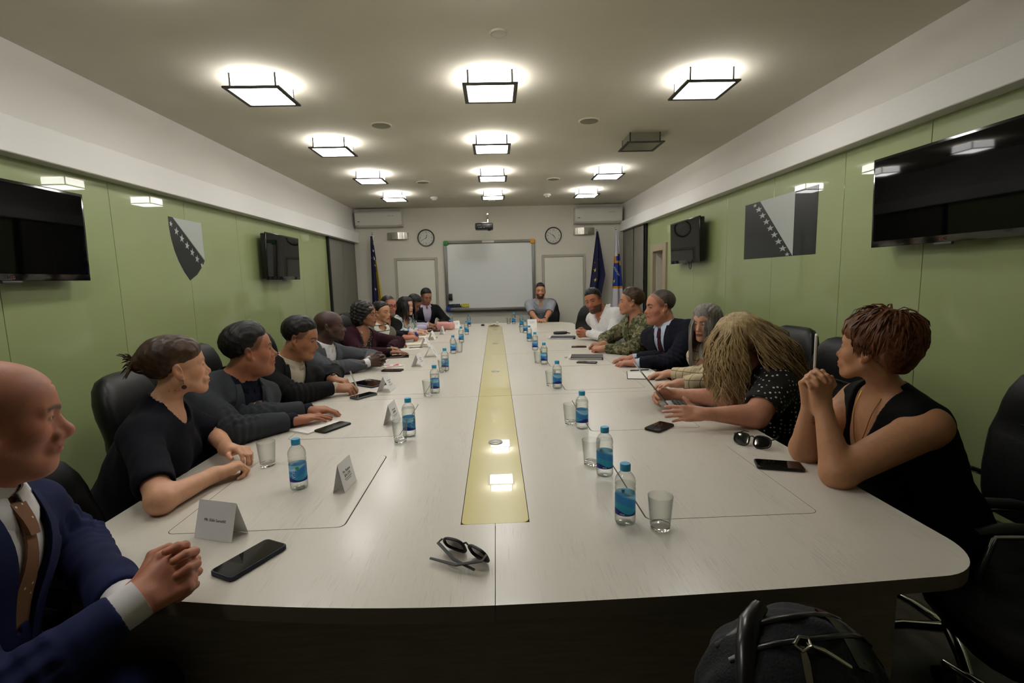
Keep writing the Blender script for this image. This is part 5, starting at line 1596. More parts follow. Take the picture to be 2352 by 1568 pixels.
def shirt_collar(c, m, spread=.45, ht=.050, flare=.006, tip=.042, name='shirt_collar'):
    N, U, Xs, Yf = c['N'], c['U'], c['Xs'], c['Yf']
    ax = nz(c['nt'] - N); x = nz(Xs - ax * (Xs @ ax)); y = np.cross(ax, x)
    F = Fld(); F.cone(c['nt'], N - Yf * .015, c['nr'], c['nr'] * 1.12, .03); c['torso'](F, .004, False)
    cen = N - Yf * .010
    nu = 36; th = np.linspace(spread * .35, 2 * PI - spread * .35, nu)
    P = np.zeros((nu, 5, 3)); Nn = np.zeros((nu, 5, 3)); B0 = np.zeros((nu, 5, 3)); OF = np.zeros((nu, 5)); RM = np.zeros((nu, 5))
    for i, a in enumerate(th):
        d = x * math.sin(a) + y * math.cos(a)
        fr = max(0, math.cos(a)) ** 2
        rows = ((.004, ht - .020 * fr), (.006, ht + .003 - .020 * fr), (.008, ht * .6 - .018 * fr), (.009 + flare * .5, ht * .3 - .022 * fr - tip * .4 * fr ** 3), (.010 + flare, .006 - .02 * fr - tip * fr ** 3))
        for j, (off, zz) in enumerate(rows):
            B0[i, j] = cen + ax * zz; Nn[i, j] = d; OF[i, j] = off; RM[i, j] = c['nr'] * 1.12 + .016 + .022 * fr
    Hh = sphere_trace(F, (B0 + Nn * .22).reshape(-1, 3).astype(f32), (-Nn).reshape(-1, 3).astype(f32)).reshape(P.shape)
    rad_ = np.minimum(((Hh - B0) * Nn).sum(-1), RM)
    P = B0 + Nn * (rad_ + OF)[..., None]
    return grid_solid(name, P, .0025, m, c['t'], Nn)

def cuffs(c, m, out=.018, r=.0345):
    r = r * c['sp'].get('cuff', 1.)
    for key in ('R', 'L'):
        sh, el, wrp = c['arms'][key]
        d = nz(wrp - el); a = el + (wrp - el) * .86; b_ = wrp + d * (out - .008)
        MB().tube([a, a + (b_ - a) * .5, b_, b_ + d * .0005], [r * .99, r, r, r * .9], 20).build('shirt_cuff', m, c['t'], 40)

def suit(c, jm, sm, tie=None, zv=-.30, cuffm=None, h_cuff=.018, lapel=True, wr=.004, pocket=True, open_=.0):
    # shirt front seen in the opening
    garment(c, 'shirt', sm, .004, 'none', ('round', .058, .03), .002, 40, 1.2)
    shirt_collar(c, sm)
    if tie:
        drape(c, 'tie', tie, [(-.014, .0), (-.013, -.04), (-.022, -.12), (-.036, zv - .06)], [(.014, .0), (.013, -.04), (.022, -.12), (.036, zv - .06)], .006, .004, 16, 5, None, .005)
        drape(c, 'tie_knot', tie, [(-.021, .022), (-.013, -.03)], [(.021, .022), (.013, -.03)], .006, .010, 5, 5, None, .008)
    else:
        for k in range(3):
            p0 = sphere_front(c, 0, -.09 - k * .08, .006)
            MB().lathe([(.0055, 0), (.005, .002), (.001, .0025)], 10, M=Matrix.Translation(p0) @ V(c['Yf']).to_track_quat('Z', 'Y').to_matrix().to_4x4()).build('shirt_button', 'white_plastic', c['t'], 40)
    sl = (.062 + open_) / (-zv)
    garment(c, 'jacket', jm, .017, 'long', ('v', zv, sl, .006), wr, 34)
    if lapel:
        for sd in (-1, 1):
            A = [(sd * .062, .035), (sd * (.055 + open_), -.02), (sd * (.05 + open_) * .62, zv * .5), (sd * .008, zv + .01)]
            B_ = [(sd * .085, .03), (sd * .092, -.055), (sd * .118, -.068), (sd * .085, zv * .6), (sd * .016, zv)]
            drape(c, 'lapel', jm, A, B_, .017, .003, 18, 5, None, .003)
    if cuffm: cuffs(c, cuffm, h_cuff)
    p0 = sphere_front(c, .0, zv - .03, .022)
    MB().lathe([(.010, 0), (.009, .003), (.001, .0035)], 12, M=Matrix.Translation(p0) @ V(c['Yf']).to_track_quat('Z', 'Y').to_matrix().to_4x4()).build('jacket_button', 'black_plastic', c['t'], 40)

def sphere_front(c, x, z, inf):
    F = Fld(); c['torso'](F, inf)
    O = (c['N'] + x * c['Xs'] + z * c['U'] + c['Yf'] * .45)[None].astype(f32)
    return V(sphere_trace(F, O, (-c['Yf'])[None].astype(f32))[0])

def dress_shirt(c, m, sleeve='long', neckv=-.07, wr=.004, slv=None):
    garment(c, 'shirt', m, .012, sleeve, ('v', neckv, .6, .004), wr, 32, 1., True, slv)
    shirt_collar(c, m, .75, .040, .016, .05)
    drape(c, 'button_placket', m, [(-.014, neckv), (-.014, -.40)], [(.014, neckv), (.014, -.40)], .012, .0035, 14, 3, None, .002)
    for k in range(5):
        p0 = sphere_front(c, 0, neckv - .03 - k * .07, .019)
        MB().lathe([(.0055, 0), (.005, .002), (.001, .0025)], 10, M=Matrix.Translation(p0) @ V(c['Yf']).to_track_quat('Z', 'Y').to_matrix().to_4x4()).build('shirt_button', 'white_plastic', c['t'], 40)
    if sleeve == 'long': cuffs(c, m, .004, .038)

def simple_top(c, name, m, inf=.011, sleeve='short', neck=('round', .075), wr=.003, slv=None):
    garment(c, name, m, inf, sleeve, neck, wr, 34, 1., True, slv)

def wrist_band(c, key, m, pos=.96, r=.031, w_=.012, name='wristwatch', face=None):
    sh, el, wrp = c['arms'][key]; d = nz(wrp - el); a = el + (wrp - el) * pos
    MB().tube([a - d * w_, a - d * w_ * .5, a + d * w_ * .5, a + d * w_], [r * .95, r, r, r * .95], 20).build(name, m, c['t'], 40)
    if face:
        up = nz(c['D'](face)); up = nz(up - d * (up @ d)); q = a + up * (r - .001)
        MB().lathe([(.017, 0), (.017, .005), (.014, .007), (.001, .007)], 20, M=Matrix.Translation(q) @ V(up).to_track_quat('Z', 'Y').to_matrix().to_4x4()).build('watch_face', 'black_gloss', c['t'], 40)

def spectacles(c, m='black_plastic'):
    hp, s = c['hp'], c['s']
    mb = MB()
    for sd in (-1, 1):
        P = []
        for k in range(17):
            a = k / 16 * 2 * PI
            P.append(hp((sd * .033 + .025 * (abs(math.cos(a)) ** .6) * (1 if math.cos(a) > 0 else -1), .102 - abs(sd * .033 + .025 * math.cos(a)) * .12, -.002 + .018 * (abs(math.sin(a)) ** .7) * (1 if math.sin(a) > 0 else -1))))
        mb.tube(P, .0026 * s, 6, caps=False)
        mb.tube([hp((sd * .058, .094, .006)), hp((sd * .076, .06, .006)), hp((sd * .083, -.005, .006))], .0026 * s, 6)
    mb.tube([hp((-.009, .104, .002)), hp((0, .108, .005)), hp((.009, .104, .002))], .0024 * s, 6)
    mb.build('spectacles', m, c['t'], 60)

def earring(c, sd, m, r=.008, drop=.02):
    hp = c['hp']
    MB().cyl(hp((sd * .080, .0, -.042)), hp((sd * .081, .0, -.042 - drop)), .0012, 6).build('earring_hook', 'steel', c['t'])
    p0 = V(hp((sd * .082, .0, -.042 - drop - r)))
    MB().lathe([(.001, -.003), (r, -.002), (r, .002), (.001, .003)], 16, M=Matrix.Translation(p0) @ V(c['Hm'][:, 0]).to_track_quat('Z', 'Y').to_matrix().to_4x4()).build('earring', m, c['t'], 40)

def necklace(c, m, drop=-.16, w_=.06, pend=True):
    xs = np.linspace(-1, 1, 21); F = Fld(); c['torso'](F, -.003)
    F.cone(c['nt'], c['N'] - c['Yf'] * .015, c['nr'], c['nr'] * 1.12, .03)
    O = np.array([c['N'] + w_ * np.sign(u) * abs(u) ** .8 * c['Xs'] + (drop + (.03 - drop) * abs(u) ** 1.6) * c['U'] + c['Yf'] * .45 for u in xs])
    pts = list(sphere_trace(F, O.astype(f32), np.repeat((-c['Yf'])[None], len(xs), 0).astype(f32)) + c['Yf'] * .002)
    MB().tube(pts, .0016, 6).build('necklace', m, c['t'], 60)
    if pend:
        p0 = V(pts[10]) + V(c['Yf']) * .003
        for k in range(6):
            a = k * PI / 3
            MB().lathe([(.001, -.003), (.004, 0), (.001, .003)], 8, M=Matrix.Translation(p0 + V(c['Xs']) * .006 * math.cos(a) + V(c['U']) * (.006 * math.sin(a) - .008))).build('pendant_petal', m, c['t'], 40)
mat('gold', '#b8923e', .25, metal=1.)
mat('watch_steel', '#9a9a98', .25, metal=1.)
mat('dark_red_bead', '#3a1a1c', .3)
# joint positions of the seated people in metres (world)
POSE = {
    1: dict(base=(-1.160, 0.840), face=(0.984, 0.181), head=(-0.994, 1.000, 1.180), look=(0.750, 0.661), pitch=-8.000, roll=0.000, neck=(-1.044, 0.970, 1.008), pelvis=(-1.160, 0.840, 0.570), chest=(0.984, 0.181), hw=0.190, elbow=dict(R=(-0.840, 0.760, 0.750), L=(-1.040, 1.190, 0.800)), wrist=dict(R=(-0.708, 0.938, 0.805), L=(-0.808, 1.066, 0.810))),
    2: dict(base=(-1.408, 1.800), face=(0.960, 0.280), head=(-1.185, 1.870, 1.133), look=(0.734, 0.680), pitch=2.000, roll=0.000, neck=(-1.235, 1.850, 0.965), pelvis=(-1.408, 1.800, 0.570), chest=(0.960, 0.280), hw=0.165, elbow=dict(R=(-1.011, 1.456, 0.790), L=(-1.190, 2.080, 0.800)), wrist=dict(R=(-0.967, 1.665, 0.785), L=(-1.041, 1.883, 0.790))),
    3: dict(base=(-1.431, 2.370), face=(0.975, 0.221), head=(-1.185, 2.420, 1.118), look=(0.844, 0.537), pitch=2.000, roll=0.000, neck=(-1.255, 2.410, 0.950), pelvis=(-1.431, 2.370, 0.570), chest=(0.936, -0.352), hw=0.200, elbow=dict(R=(-1.125, 2.103, 0.807), L=(-1.144, 2.306, 0.813)), wrist=dict(R=(-0.966, 2.307, 0.790), L=(-0.957, 2.485, 0.790))),
    4: dict(base=(-1.440, 3.002), face=(0.995, 0.103), head=(-1.171, 3.020, 1.106), look=(0.998, 0.061), pitch=-16.000, roll=0.000, neck=(-1.261, 3.020, 0.938), pelvis=(-1.440, 3.002, 0.570), chest=(0.862, -0.507), hw=0.200, elbow=dict(R=(-1.140, 2.775, 0.804), L=(-1.136, 3.467, 0.802)), wrist=dict(R=(-0.967, 2.969, 0.800), L=(-1.060, 3.218, 0.800))),
    5: dict(base=(-1.521, 3.878), face=(0.995, -0.103), head=(-1.272, 3.860, 1.100), look=(0.983, 0.182), pitch=0.000, roll=0.000, neck=(-1.342, 3.860, 0.932), pelvis=(-1.521, 3.878, 0.570), chest=(0.890, -0.455), hw=0.190, elbow=dict(R=(-1.206, 3.595, 0.801), L=(-1.042, 4.185, 0.801)), wrist=dict(R=(-0.962, 3.685, 0.800), L=(-1.003, 3.928, 0.800))),
    6: dict(base=(-1.441, 4.756), face=(0.979, -0.202), head=(-1.214, 4.720, 1.125), look=(0.980, -0.197), pitch=-3.000, roll=0.000, neck=(-1.264, 4.720, 0.957), pelvis=(-1.441, 4.756, 0.570), chest=(0.830, -0.557), hw=0.165, elbow=dict(R=(-1.200, 4.406, 0.798), L=(-0.977, 5.037, 0.813)), wrist=dict(R=(-0.979, 4.544, 0.785), L=(-1.030, 4.784, 0.785))),
    7: dict(base=(-1.418, 5.404), face=(0.954, -0.301), head=(-1.206, 5.350, 1.107), look=(0.890, -0.455), pitch=-3.000, roll=0.000, neck=(-1.246, 5.350, 0.939), pelvis=(-1.418, 5.404, 0.570), chest=(0.756, -0.655), hw=0.165, elbow=dict(R=(-1.248, 5.004, 0.800), L=(-1.333, 5.252, 0.801)), wrist=dict(R=(-0.989, 4.983, 0.800), L=(-1.073, 5.249, 0.800))),
    8: dict(base=(-1.479, 6.004), face=(0.954, -0.301), head=(-1.257, 5.950, 1.141), look=(0.709, -0.706), pitch=-3.000, roll=0.000, neck=(-1.307, 5.950, 0.973), pelvis=(-1.479, 6.004, 0.570), chest=(0.756, -0.655), hw=0.190, elbow=dict(R=(-1.230, 5.664, 0.842), L=(-1.228, 5.823, 0.801)), wrist=dict(R=(-1.001, 5.544, 0.800), L=(-0.978, 5.755, 0.810))),
    9: dict(base=(-1.349, 6.437), face=(0.949, -0.316), head=(-1.128, 6.380, 1.109), look=(0.790, -0.613), pitch=0.000, roll=0.000, neck=(-1.178, 6.380, 0.941), pelvis=(-1.349, 6.437, 0.570), chest=(0.756, -0.655), hw=0.165, elbow=dict(R=(-1.218, 6.017, 0.800), L=(-1.207, 6.251, 0.795)), wrist=dict(R=(-0.982, 6.126, 0.790), L=(-0.958, 6.324, 0.790))),
    10: dict(base=(-1.414, 6.940), face=(0.994, -0.110), head=(-1.115, 6.920, 1.121), look=(0.976, -0.220), pitch=-38.000, roll=0.000, neck=(-1.235, 6.920, 0.971), pelvis=(-1.414, 6.940, 0.570), chest=(0.994, -0.110), hw=0.190, elbow=dict(R=(-1.137, 6.509, 0.804), L=(-1.177, 6.852, 0.806)), wrist=dict(R=(-0.933, 6.670, 0.800), L=(-0.925, 6.916, 0.800))),
    11: dict(base=(-1.147, 7.811), face=(0.447, -0.894), head=(-1.037, 7.600, 1.185), look=(0.499, -0.867), pitch=-16.000, roll=0.000, neck=(-1.067, 7.650, 1.017), pelvis=(-1.147, 7.811, 0.570), chest=(0.447, -0.894), hw=0.190, elbow=dict(R=(-1.218, 7.348, 0.799), L=(-0.745, 7.575, 0.803)), wrist=dict(R=(-0.970, 7.270, 0.790), L=(-0.830, 7.330, 0.790))),
    12: dict(base=(0.742, 8.200), face=(0.000, -1.000), head=(0.742, 7.980, 1.215), look=(-0.055, -0.998), pitch=0.000, roll=0.000, neck=(0.742, 8.020, 1.047), pelvis=(0.742, 8.200, 0.570), chest=(0.000, -1.000), hw=0.190, elbow=dict(R=(0.595, 7.784, 0.849), L=(0.848, 7.784, 0.848)), wrist=dict(R=(0.645, 7.530, 0.785), L=(0.765, 7.530, 0.785))),
    13: dict(base=(1.330, 5.189), face=(-0.995, -0.105), head=(1.041, 5.150, 1.177), look=(-0.548, -0.837), pitch=-6.000, roll=14.000, neck=(1.151, 5.170, 1.047), pelvis=(1.330, 5.189, 0.570), chest=(-0.824, -0.567), hw=0.190, elbow=dict(R=(1.233, 5.159, 0.796), L=(1.156, 4.882, 0.802)), wrist=dict(R=(0.974, 5.170, 0.800), L=(0.943, 5.031, 0.790))),
    14: dict(base=(1.468, 4.402), face=(-0.995, 0.103), head=(1.239, 4.420, 1.195), look=(-0.973, 0.232), pitch=0.000, roll=0.000, neck=(1.289, 4.420, 1.027), pelvis=(1.468, 4.402, 0.570), chest=(-0.954, -0.301), hw=0.190, elbow=dict(R=(1.077, 4.781, 0.808), L=(1.175, 4.158, 0.802)), wrist=dict(R=(1.006, 4.531, 0.800), L=(0.972, 4.319, 0.790))),
    15: dict(base=(1.516, 3.742), face=(-0.995, 0.103), head=(1.277, 3.760, 1.188), look=(-0.995, -0.096), pitch=-3.000, roll=0.000, neck=(1.337, 3.760, 1.020), pelvis=(1.516, 3.742, 0.570), chest=(-0.865, -0.503), hw=0.205, elbow=dict(R=(1.321, 3.672, 0.806), L=(1.289, 3.486, 0.802)), wrist=dict(R=(1.078, 3.764, 0.790), L=(1.054, 3.596, 0.785))),
    16: dict(base=(1.606, 3.129), face=(-0.999, -0.051), head=(1.367, 3.120, 1.117), look=(-0.802, -0.597), pitch=-5.000, roll=0.000, neck=(1.427, 3.120, 0.949), pelvis=(1.606, 3.129, 0.570), chest=(-0.884, -0.468), hw=0.165, elbow=dict(R=(1.340, 2.985, 0.798), L=(1.345, 2.792, 0.804)), wrist=dict(R=(1.133, 3.141, 0.785), L=(1.087, 2.827, 0.790))),
    17: dict(base=(1.500, 2.360), face=(-0.988, 0.153), head=(1.202, 2.380, 1.094), look=(-0.319, 0.948), pitch=-12.000, roll=0.000, neck=(1.316, 2.380, 0.955), pelvis=(1.500, 2.360, 0.570), chest=(-0.988, 0.153), hw=0.180, elbow=dict(R=(1.162, 2.380, 0.805), L=(1.150, 2.084, 0.800)), wrist=dict(R=(0.911, 2.448, 0.820), L=(0.913, 2.077, 0.820))),
    18: dict(base=(1.540, 1.620), face=(-0.992, 0.123), head=(1.296, 1.620, 1.162), look=(-0.527, 0.850), pitch=2.000, roll=0.000, neck=(1.351, 1.620, 0.990), pelvis=(1.540, 1.620, 0.570), chest=(-0.999, 0.051), hw=0.165, elbow=dict(R=(1.127, 1.692, 0.790), L=(1.093, 1.472, 0.790)), wrist=dict(R=(1.090, 1.620, 0.972), L=(1.089, 1.530, 0.984))),
}
def clasp(p, M, a, l, gap=.021, back=.092, off=.010, curl=CLASP, thumbs=((.55, -.05, .5), (.75, -.10, .7))):
    """interlaced hands: a = along the hands, l = from the right hand to the left hand"""
    a = nz(a); l = np.asarray(l, float); l = nz(l - a * (l @ a)); up = np.cross(a, l); M = np.asarray(M, float)
    p['wrist'] = dict(R=tuple(M - a * back - l * gap - up * off * .5), L=tuple(M - a * back + l * gap + up * off * .5))
    p['handR'] = (a, -l, curl, .10, thumbs[0]); p['handL'] = (a, l, curl, .10, thumbs[1])

UP = (0, 0, 1)
def spec(n, **kw):
    d = dict(POSE[n]); d.update(kw); d.setdefault('seed', n); return d

# --- left side, near to far
p = spec(1, label='bald man in a navy suit and tan dotted tie at the near left corner', sex='m', h=.0032, fine=True, s=1.02, skin='#b97a60', build=1.08, hands=1.08, cuff=1.14, arm=.92, belly=1.25, fat=.5, nose=1.32, hair=('bald', None), scalp=(.22, '#6a5142'), brow='#3a2a20', blush=.5, wrinkle=True, neckw=1.08, eyes='blue',
    trousers='navy_suit', wear=[(suit, 'navy_suit', 'white_shirt', 'dotted_tie', -.30, 'white_shirt', .028)])
clasp(p, (-.672, 1.005, .826), (.60, .76, .25), (-.45, .66, -.60), curl=[(54, 70, 40), (56, 72, 42), (58, 72, 42), (60, 70, 40)])
person(p)
p = spec(2, label='woman with brown hair in a bun and navy short sleeved dress, left side', sex='f', h=.0033, fine=True, s=.97, skin='#cf9b7a', hair=('bun', 'hair_brown'), brow='#5a4330', browk=.5, blush=.6, eyes='blue', trousers='navy_dress', arm=1.0,
    wear=[(simple_top, 'dress', 'navy_dress', .010, 'short', ('round', .085, .062), .0028, .72), (earring, 1, 'dark_red_bead'), (wrist_band, 'L', 'watch_steel', .98, .027, .004, 'bracelet')])
p['handR'] = ((.62, .76, .12), (-.25, -.1, 1), [(50, 70, 40), (52, 72, 40), (55, 74, 40), (58, 74, 40)], .05, (.5, .2, .6))
p['handL'] = ((.80, -.35, .10), (.1, .2, 1), [(30, 40, 22), (34, 44, 24), (38, 46, 26), (42, 48, 26)], .1, (.6, .3, .4))
p['wrist'] = dict(R=p['wrist']['R'], L=(-1.035, 1.885, .80))
person(p)
p = spec(3, label='man in a dark grey suit with short black hair, both hands on white paper', sex='m', h=.004, s=1.04, skin='#a3694b', build=1.2, belly=1.2, fat=.6, nose=1.15, neckw=1.15, hair=('short', 'hair_black', .018, .005), scalp=(.6, '#120d0b'), browk=.9,
    wear=[(suit, 'grey_suit', 'dark_navy_shirt', None, -.26, 'dark_navy_shirt', .03)])
p['handR'] = ((.80, .60, -.04), UP, FLAT, .18, (.7, .25, .3)); p['handL'] = ((.93, .3, -.05), UP, RELAX, .25, (.8, .3, .3))
person(p)
p = spec(4, label='man in a black jacket and open beige shirt writing with a pen, left side', sex='m', h=.0045, s=1.0, skin='#a06d4d', build=1.1, belly=1.1, fat=.5, nose=1.0, hair=('short', 'hair_black', .018, .0045), scalp=(.6, '#120d0b'),
    wear=[(suit, 'black_suit', 'beige_shirt', None, -.30, 'beige_shirt', .012), (wrist_band, 'L', 'black_plastic', .97, .034, .010, 'wristwatch', (0, 0, 1))])
p['handR'] = ((.93, .1, -.05), (0, -.35, 1), [(45, 55, 25), (50, 62, 30), (58, 70, 34), (62, 74, 36)], .05, (.45, .35, .35)); p['handL'] = ((.9, -.3, -.05), UP, GRIP, .1, (.5, .3, .4))
person(p)
p = spec(5, label='bald dark skinned man in a grey suit and white shirt with clasped hands', sex='m', h=.0048, s=1.02, skin='#4a3026', build=1.05, fat=.3, nose=1.2, hair=('bald', None), scalp=(.35, '#2a1a14'), lips=1.15, blush=.15, nail='#7a5a4c',
    wear=[(suit, 'mid_grey_suit', 'white_shirt', None, -.27, 'white_shirt', .034)])
clasp(p, (-.885, 3.83, .822), (.97, .10, .06), (-.1, .97, 0))
person(p)
p = spec(6, label='woman with curly black hair in a maroon blazer, hands stacked on a tablet', sex='f', h=.005, s=.97, skin='#96664b', hair=('curly', 'hair_black'), lipc='#6b2a2a',
    wear=[(simple_top, 'blouse', 'speckled_blouse', .006, 'none', ('v', -.13, .45)), (garment, 'blazer', 'maroon', .016, 'long', ('v', -.26, .24, .012), .003, 34), (cuffs, 'charcoal_blouse', .03, .034), (necklace, 'steel', -.08, .05, False)])
p['handR'] = ((.97, .2, -.06), UP, FLAT, .1, (.5, .2, .2)); p['handL'] = ((.95, -.3, -.02), (0, 0, 1), RELAX, .1, (.5, .2, .2)); p['nail'] = '#4a1418'
person(p)
p = spec(7, label='woman with dark tied back hair in a grey green blazer over a striped top', sex='f', h=.0055, s=.95, skin='#b98765', hair=('tied', 'hair_black'), lipc='#8a4a40',
    wear=[(simple_top, 'striped_top', 'striped_top', .010, 'none', ('round', .070, .04)), (garment, 'blazer', 'olive_grey', .016, 'long', ('v', -.30, .26, .02), .003, 34), (cuffs, 'charcoal_blouse', .02, .036)])
p['handR'] = ((.5, .85, -.03), UP, RELAX, .1, (.5, .2, .2)); p['handL'] = ((.6, -.8, -.03), UP, RELAX, .1, (.5, .2, .2))
person(p)
p = spec(8, label='man with dark glasses and grey beard in a black shirt, left side', sex='m', h=.0055, s=1.0, skin='#b3735c', build=1.1, fat=.5, blush=.5, hair=('short', 'hair_dark', .012, .004), scalp=(.6, '#2a211b'), beard=(.75, '#6b6560'),
    wear=[(simple_top, 'black_shirt', 'black_shirt', .014, 'long', ('v', -.05, .5)), (shirt_collar, 'black_shirt', .7), (spectacles,)])
p['handR'] = ((.9, .3, .05), (0, -.3, 1), GRIP, .1, (.5, .3, .3)); p['handL'] = ((.7, -.6, .0), (0, .3, 1), GRIP, .1, (.5, .3, .3))
person(p)
p = spec(9, label='woman with long black hair in a floral blouse speaking, far left', sex='f', h=.0055, s=.96, skin='#c99a80', hair=('black_long', 'hair_black', .30, 260), lipc='#7a1418', open=True, blush=.3,
    wear=[(simple_top, 'floral_blouse', 'floral_blouse', .015, 'long', ('v', -.10, .4))])
p['handR'] = ((.9, .1, .0), UP, GRIP, .1, (.5, .3, .3)); p['handL'] = ((.9, -.2, .0), UP, GRIP, .1, (.5, .3, .3))
person(p)
p = spec(10, label='man with short dark hair looking down, far left beside the woman in floral', sex='m', h=.006, s=.98, skin='#7a4d38', hair=('short', 'hair_black', .014, .004), scalp=(.6, '#120d0b'),
    wear=[(dress_shirt, 'lavender_shirt', 'long')])
p['handR'] = ((.9, .1, .0), UP, GRIP, .1, (.5, .3, .3)); p['handL'] = ((.9, -.2, .0), UP, GRIP, .1, (.5, .3, .3))
person(p)
p = spec(11, label='man in a dark suit and open pale patterned shirt at the far left corner', sex='m', h=.006, s=1.0, skin='#9a6750', hair=('short', 'hair_black', .018, .004), scalp=(.55, '#120d0b'),
    wear=[(suit, 'dark_suit', 'lavender_shirt', None, -.34, 'lavender_shirt', .01, True, .003, True, .015)])
p['handR'] = ((.5, -.8, .0), UP, GRIP, .1, (.5, .3, .3)); p['handL'] = ((.0, -.9, .0), UP, GRIP, .1, (.5, .3, .3))
person(p)
p = spec(12, label='bearded man in a grey short sleeved shirt at the far table end', sex='m', h=.006, s=1.0, skin='#b58064', hair=('short', 'hair_black', .018, .003), scalp=(.55, '#120d0b'), beard=(.9, '#1a1310'), build=.88,
    wear=[(dress_shirt, 'grey_shirt', 'short', -.07, .004, .72), (wrist_band, 'L', 'watch_steel', .97, .031, .010, 'wristwatch', (0, 0, 1))])
p['handR'] = ((.75, -.5, -.03), UP, RELAX, .1, (.5, .2, .3)); p['handL'] = ((-.75, -.45, .02), UP, RELAX, .1, (.5, .2, .3))
person(p)
# --- right side, far to near
p = spec(13, label='man with dark beard in a white shirt leaning in on the right, hands clasped', sex='m', h=.0052, s=1.02, skin='#a8694d', hair=('short', 'hair_black', .018, .005), scalp=(.6, '#120d0b'), beard=(.85, '#1a110d'), build=1.12, fat=.5, nose=1.1,
    wear=[(dress_shirt, 'white_shirt', 'long', -.08, .005), (wrist_band, 'L', 'watch_steel', .985, .031, .008, 'wristwatch')])
clasp(p, (.915, 5.28, .82), (-.98, .15, .05), (-.1, -.98, 0))
person(p)
mat('badge_grey', '#4a4c50', .7); mat('badge_black', '#101214', .6)
def sleeve_badges(c):
    sh, el, wr_ = c['arms']['L']
    d = nz(el - sh); out = nz(-c['Xs'] - d * (-c['Xs'] @ d)); sd_ = np.cross(out, d)
    def patch(name, m, poly, y0, off):
        n = len(poly); R0 = .0475 * 1.12 + .014 * 1.2 + off
        P = np.zeros((n, 2, 3)); Nn = np.zeros((n, 2, 3))
        v = []
        for r in (R0, R0 + .002):
            for u, w_ in poly:
                a = u / .07; v.append(sh + d * (y0 + w_) + (out * math.cos(a) + sd_ * math.sin(a)) * r)
        MB().add([tuple(x) for x in v], [tuple(range(n)), tuple(reversed(range(n, 2 * n)))] + [(i, (i + 1) % n, n + (i + 1) % n, n + i) for i in range(n)]).build(name, m, c['t'], 0)
    shield = [(-.042, -.045), (-.02, -.05), (.0, -.052), (.02, -.05), (.042, -.045), (.042, .005), (.03, .035), (.0, .058), (-.03, .035), (-.042, .005)]
    patch('sleeve_badge', 'badge_grey', shield, .14, .002)
    patch('badge_centre', 'badge_black', [(u * .82, w_ * .82) for u, w_ in shield], .142, .004)
    patch('badge_bar', 'badge_grey', [(-.034, -.004), (.034, -.004), (.034, .004), (-.034, .004)], .118, .0065)
    patch('badge_emblem', 'badge_grey', [(.016 * math.cos(k * PI / 5), .016 * math.sin(k * PI / 5)) for k in range(10)], .146, .0065)
    patch('sleeve_tab', 'badge_grey', [(-.022, -.014), (.022, -.014), (.022, .014), (-.022, .014)], .055, .004)
    patch('sleeve_tab_centre', 'badge_black', [(-.018, -.010), (.018, -.010), (.018, .010), (-.018, .010)], .055, .006)
p = spec(14, label='man in a camouflage uniform with a sleeve badge, right side', sex='m', h=.0048, s=1.0, skin='#b27c60', hair=('short', 'hair_brown', .014, .004), scalp=(.5, '#3a2c20'), brow='#3a2a1c', trousers='camouflage', eyes='blue', build=1.05,
    wear=[(simple_top, 'camouflage_jacket', 'camouflage', .016, 'long', ('v', -.06, .5), .006), (shirt_collar, 'camouflage', .9, .05, .02, .03), (drape, 'zip_placket', 'camouflage', [(-.022, -.04), (-.022, -.42)], [(.022, -.04), (.022, -.42)], .016, .004, 14, 3), (drape, 'name_tape', 'badge_black', [(-.13, -.14), (-.13, -.165)], [(-.05, -.14), (-.05, -.165)], .016, .006, 3, 6), (sleeve_badges,)])
p['handR'] = ((-.95, .3, -.03), UP, GRIP, .1, (.5, .3, .4)); p['handL'] = ((-.9, .35, .0), (0, -.4, 1), FIST, .05, (.5, .3, .5))
person(p)
p = spec(15, label='man in a navy suit, pale blue shirt and maroon tie, right side', sex='m', h=.0045, s=1.05, skin='#b77a60', hair=('short', 'hair_greying', .007, .003, .004), scalp=(.55, '#4a3d32'), build=1.18, fat=.8, belly=1.25, blush=.5, eyes='blue', neckw=1.15, brow='#3a2a1c',
    wear=[(suit, 'navy_dark_suit', 'pale_blue_shirt', 'maroon_tie', -.33, 'pale_blue_shirt', .012), (wrist_band, 'L', 'watch_steel', .985, .033, .010, 'wristwatch', (0, 0, 1))])
p['handR'] = ((-.95, .2, -.05), UP, RELAX, .1, (.5, .2, .3)); p['handL'] = ((-.95, .35, -.05), UP, RELAX, .12, (.5, .2, .3))
person(p)
p = spec(16, label='woman with long grey hair and a cream plaid blazer, right side', sex='f', h=.0045, s=.96, skin='#c9977c', hair=('straight_long', 'hair_grey', .44, 420), lipc='#6a2420', brow='#4a3a30',
    wear=[(simple_top, 'white_top', 'white_shirt', .006, 'none', ('v', -.12, .4)), (garment, 'plaid_blazer', 'plaid_blazer', .016, 'long', ('v', -.30, .22, .012), .0035, 34)])
p['handR'] = ((-.97, .15, -.03), UP, RELAX, .15, (.6, .2, .3)); p['handL'] = ((-.97, .1, -.03), UP, RELAX, .15, (.6, .2, .3))
person(p)
p = spec(17, label='woman with wavy blonde hair and a polka dot dress holding the laptop', sex='f', h=.0038, s=.98, skin='#c78f74', sweep=(.0, -.19, -.02), hair=('wavy_long', 'hair_blonde', .36, 1000), build=1.25, arm=1.42, belly=1.25, trousers='polka_dress',
    wear=[(simple_top, 'dress', 'polka_dress', .013, 'short', ('v', -.16, .45), .003, .62), (necklace, 'gold', -.06, .055, False)])
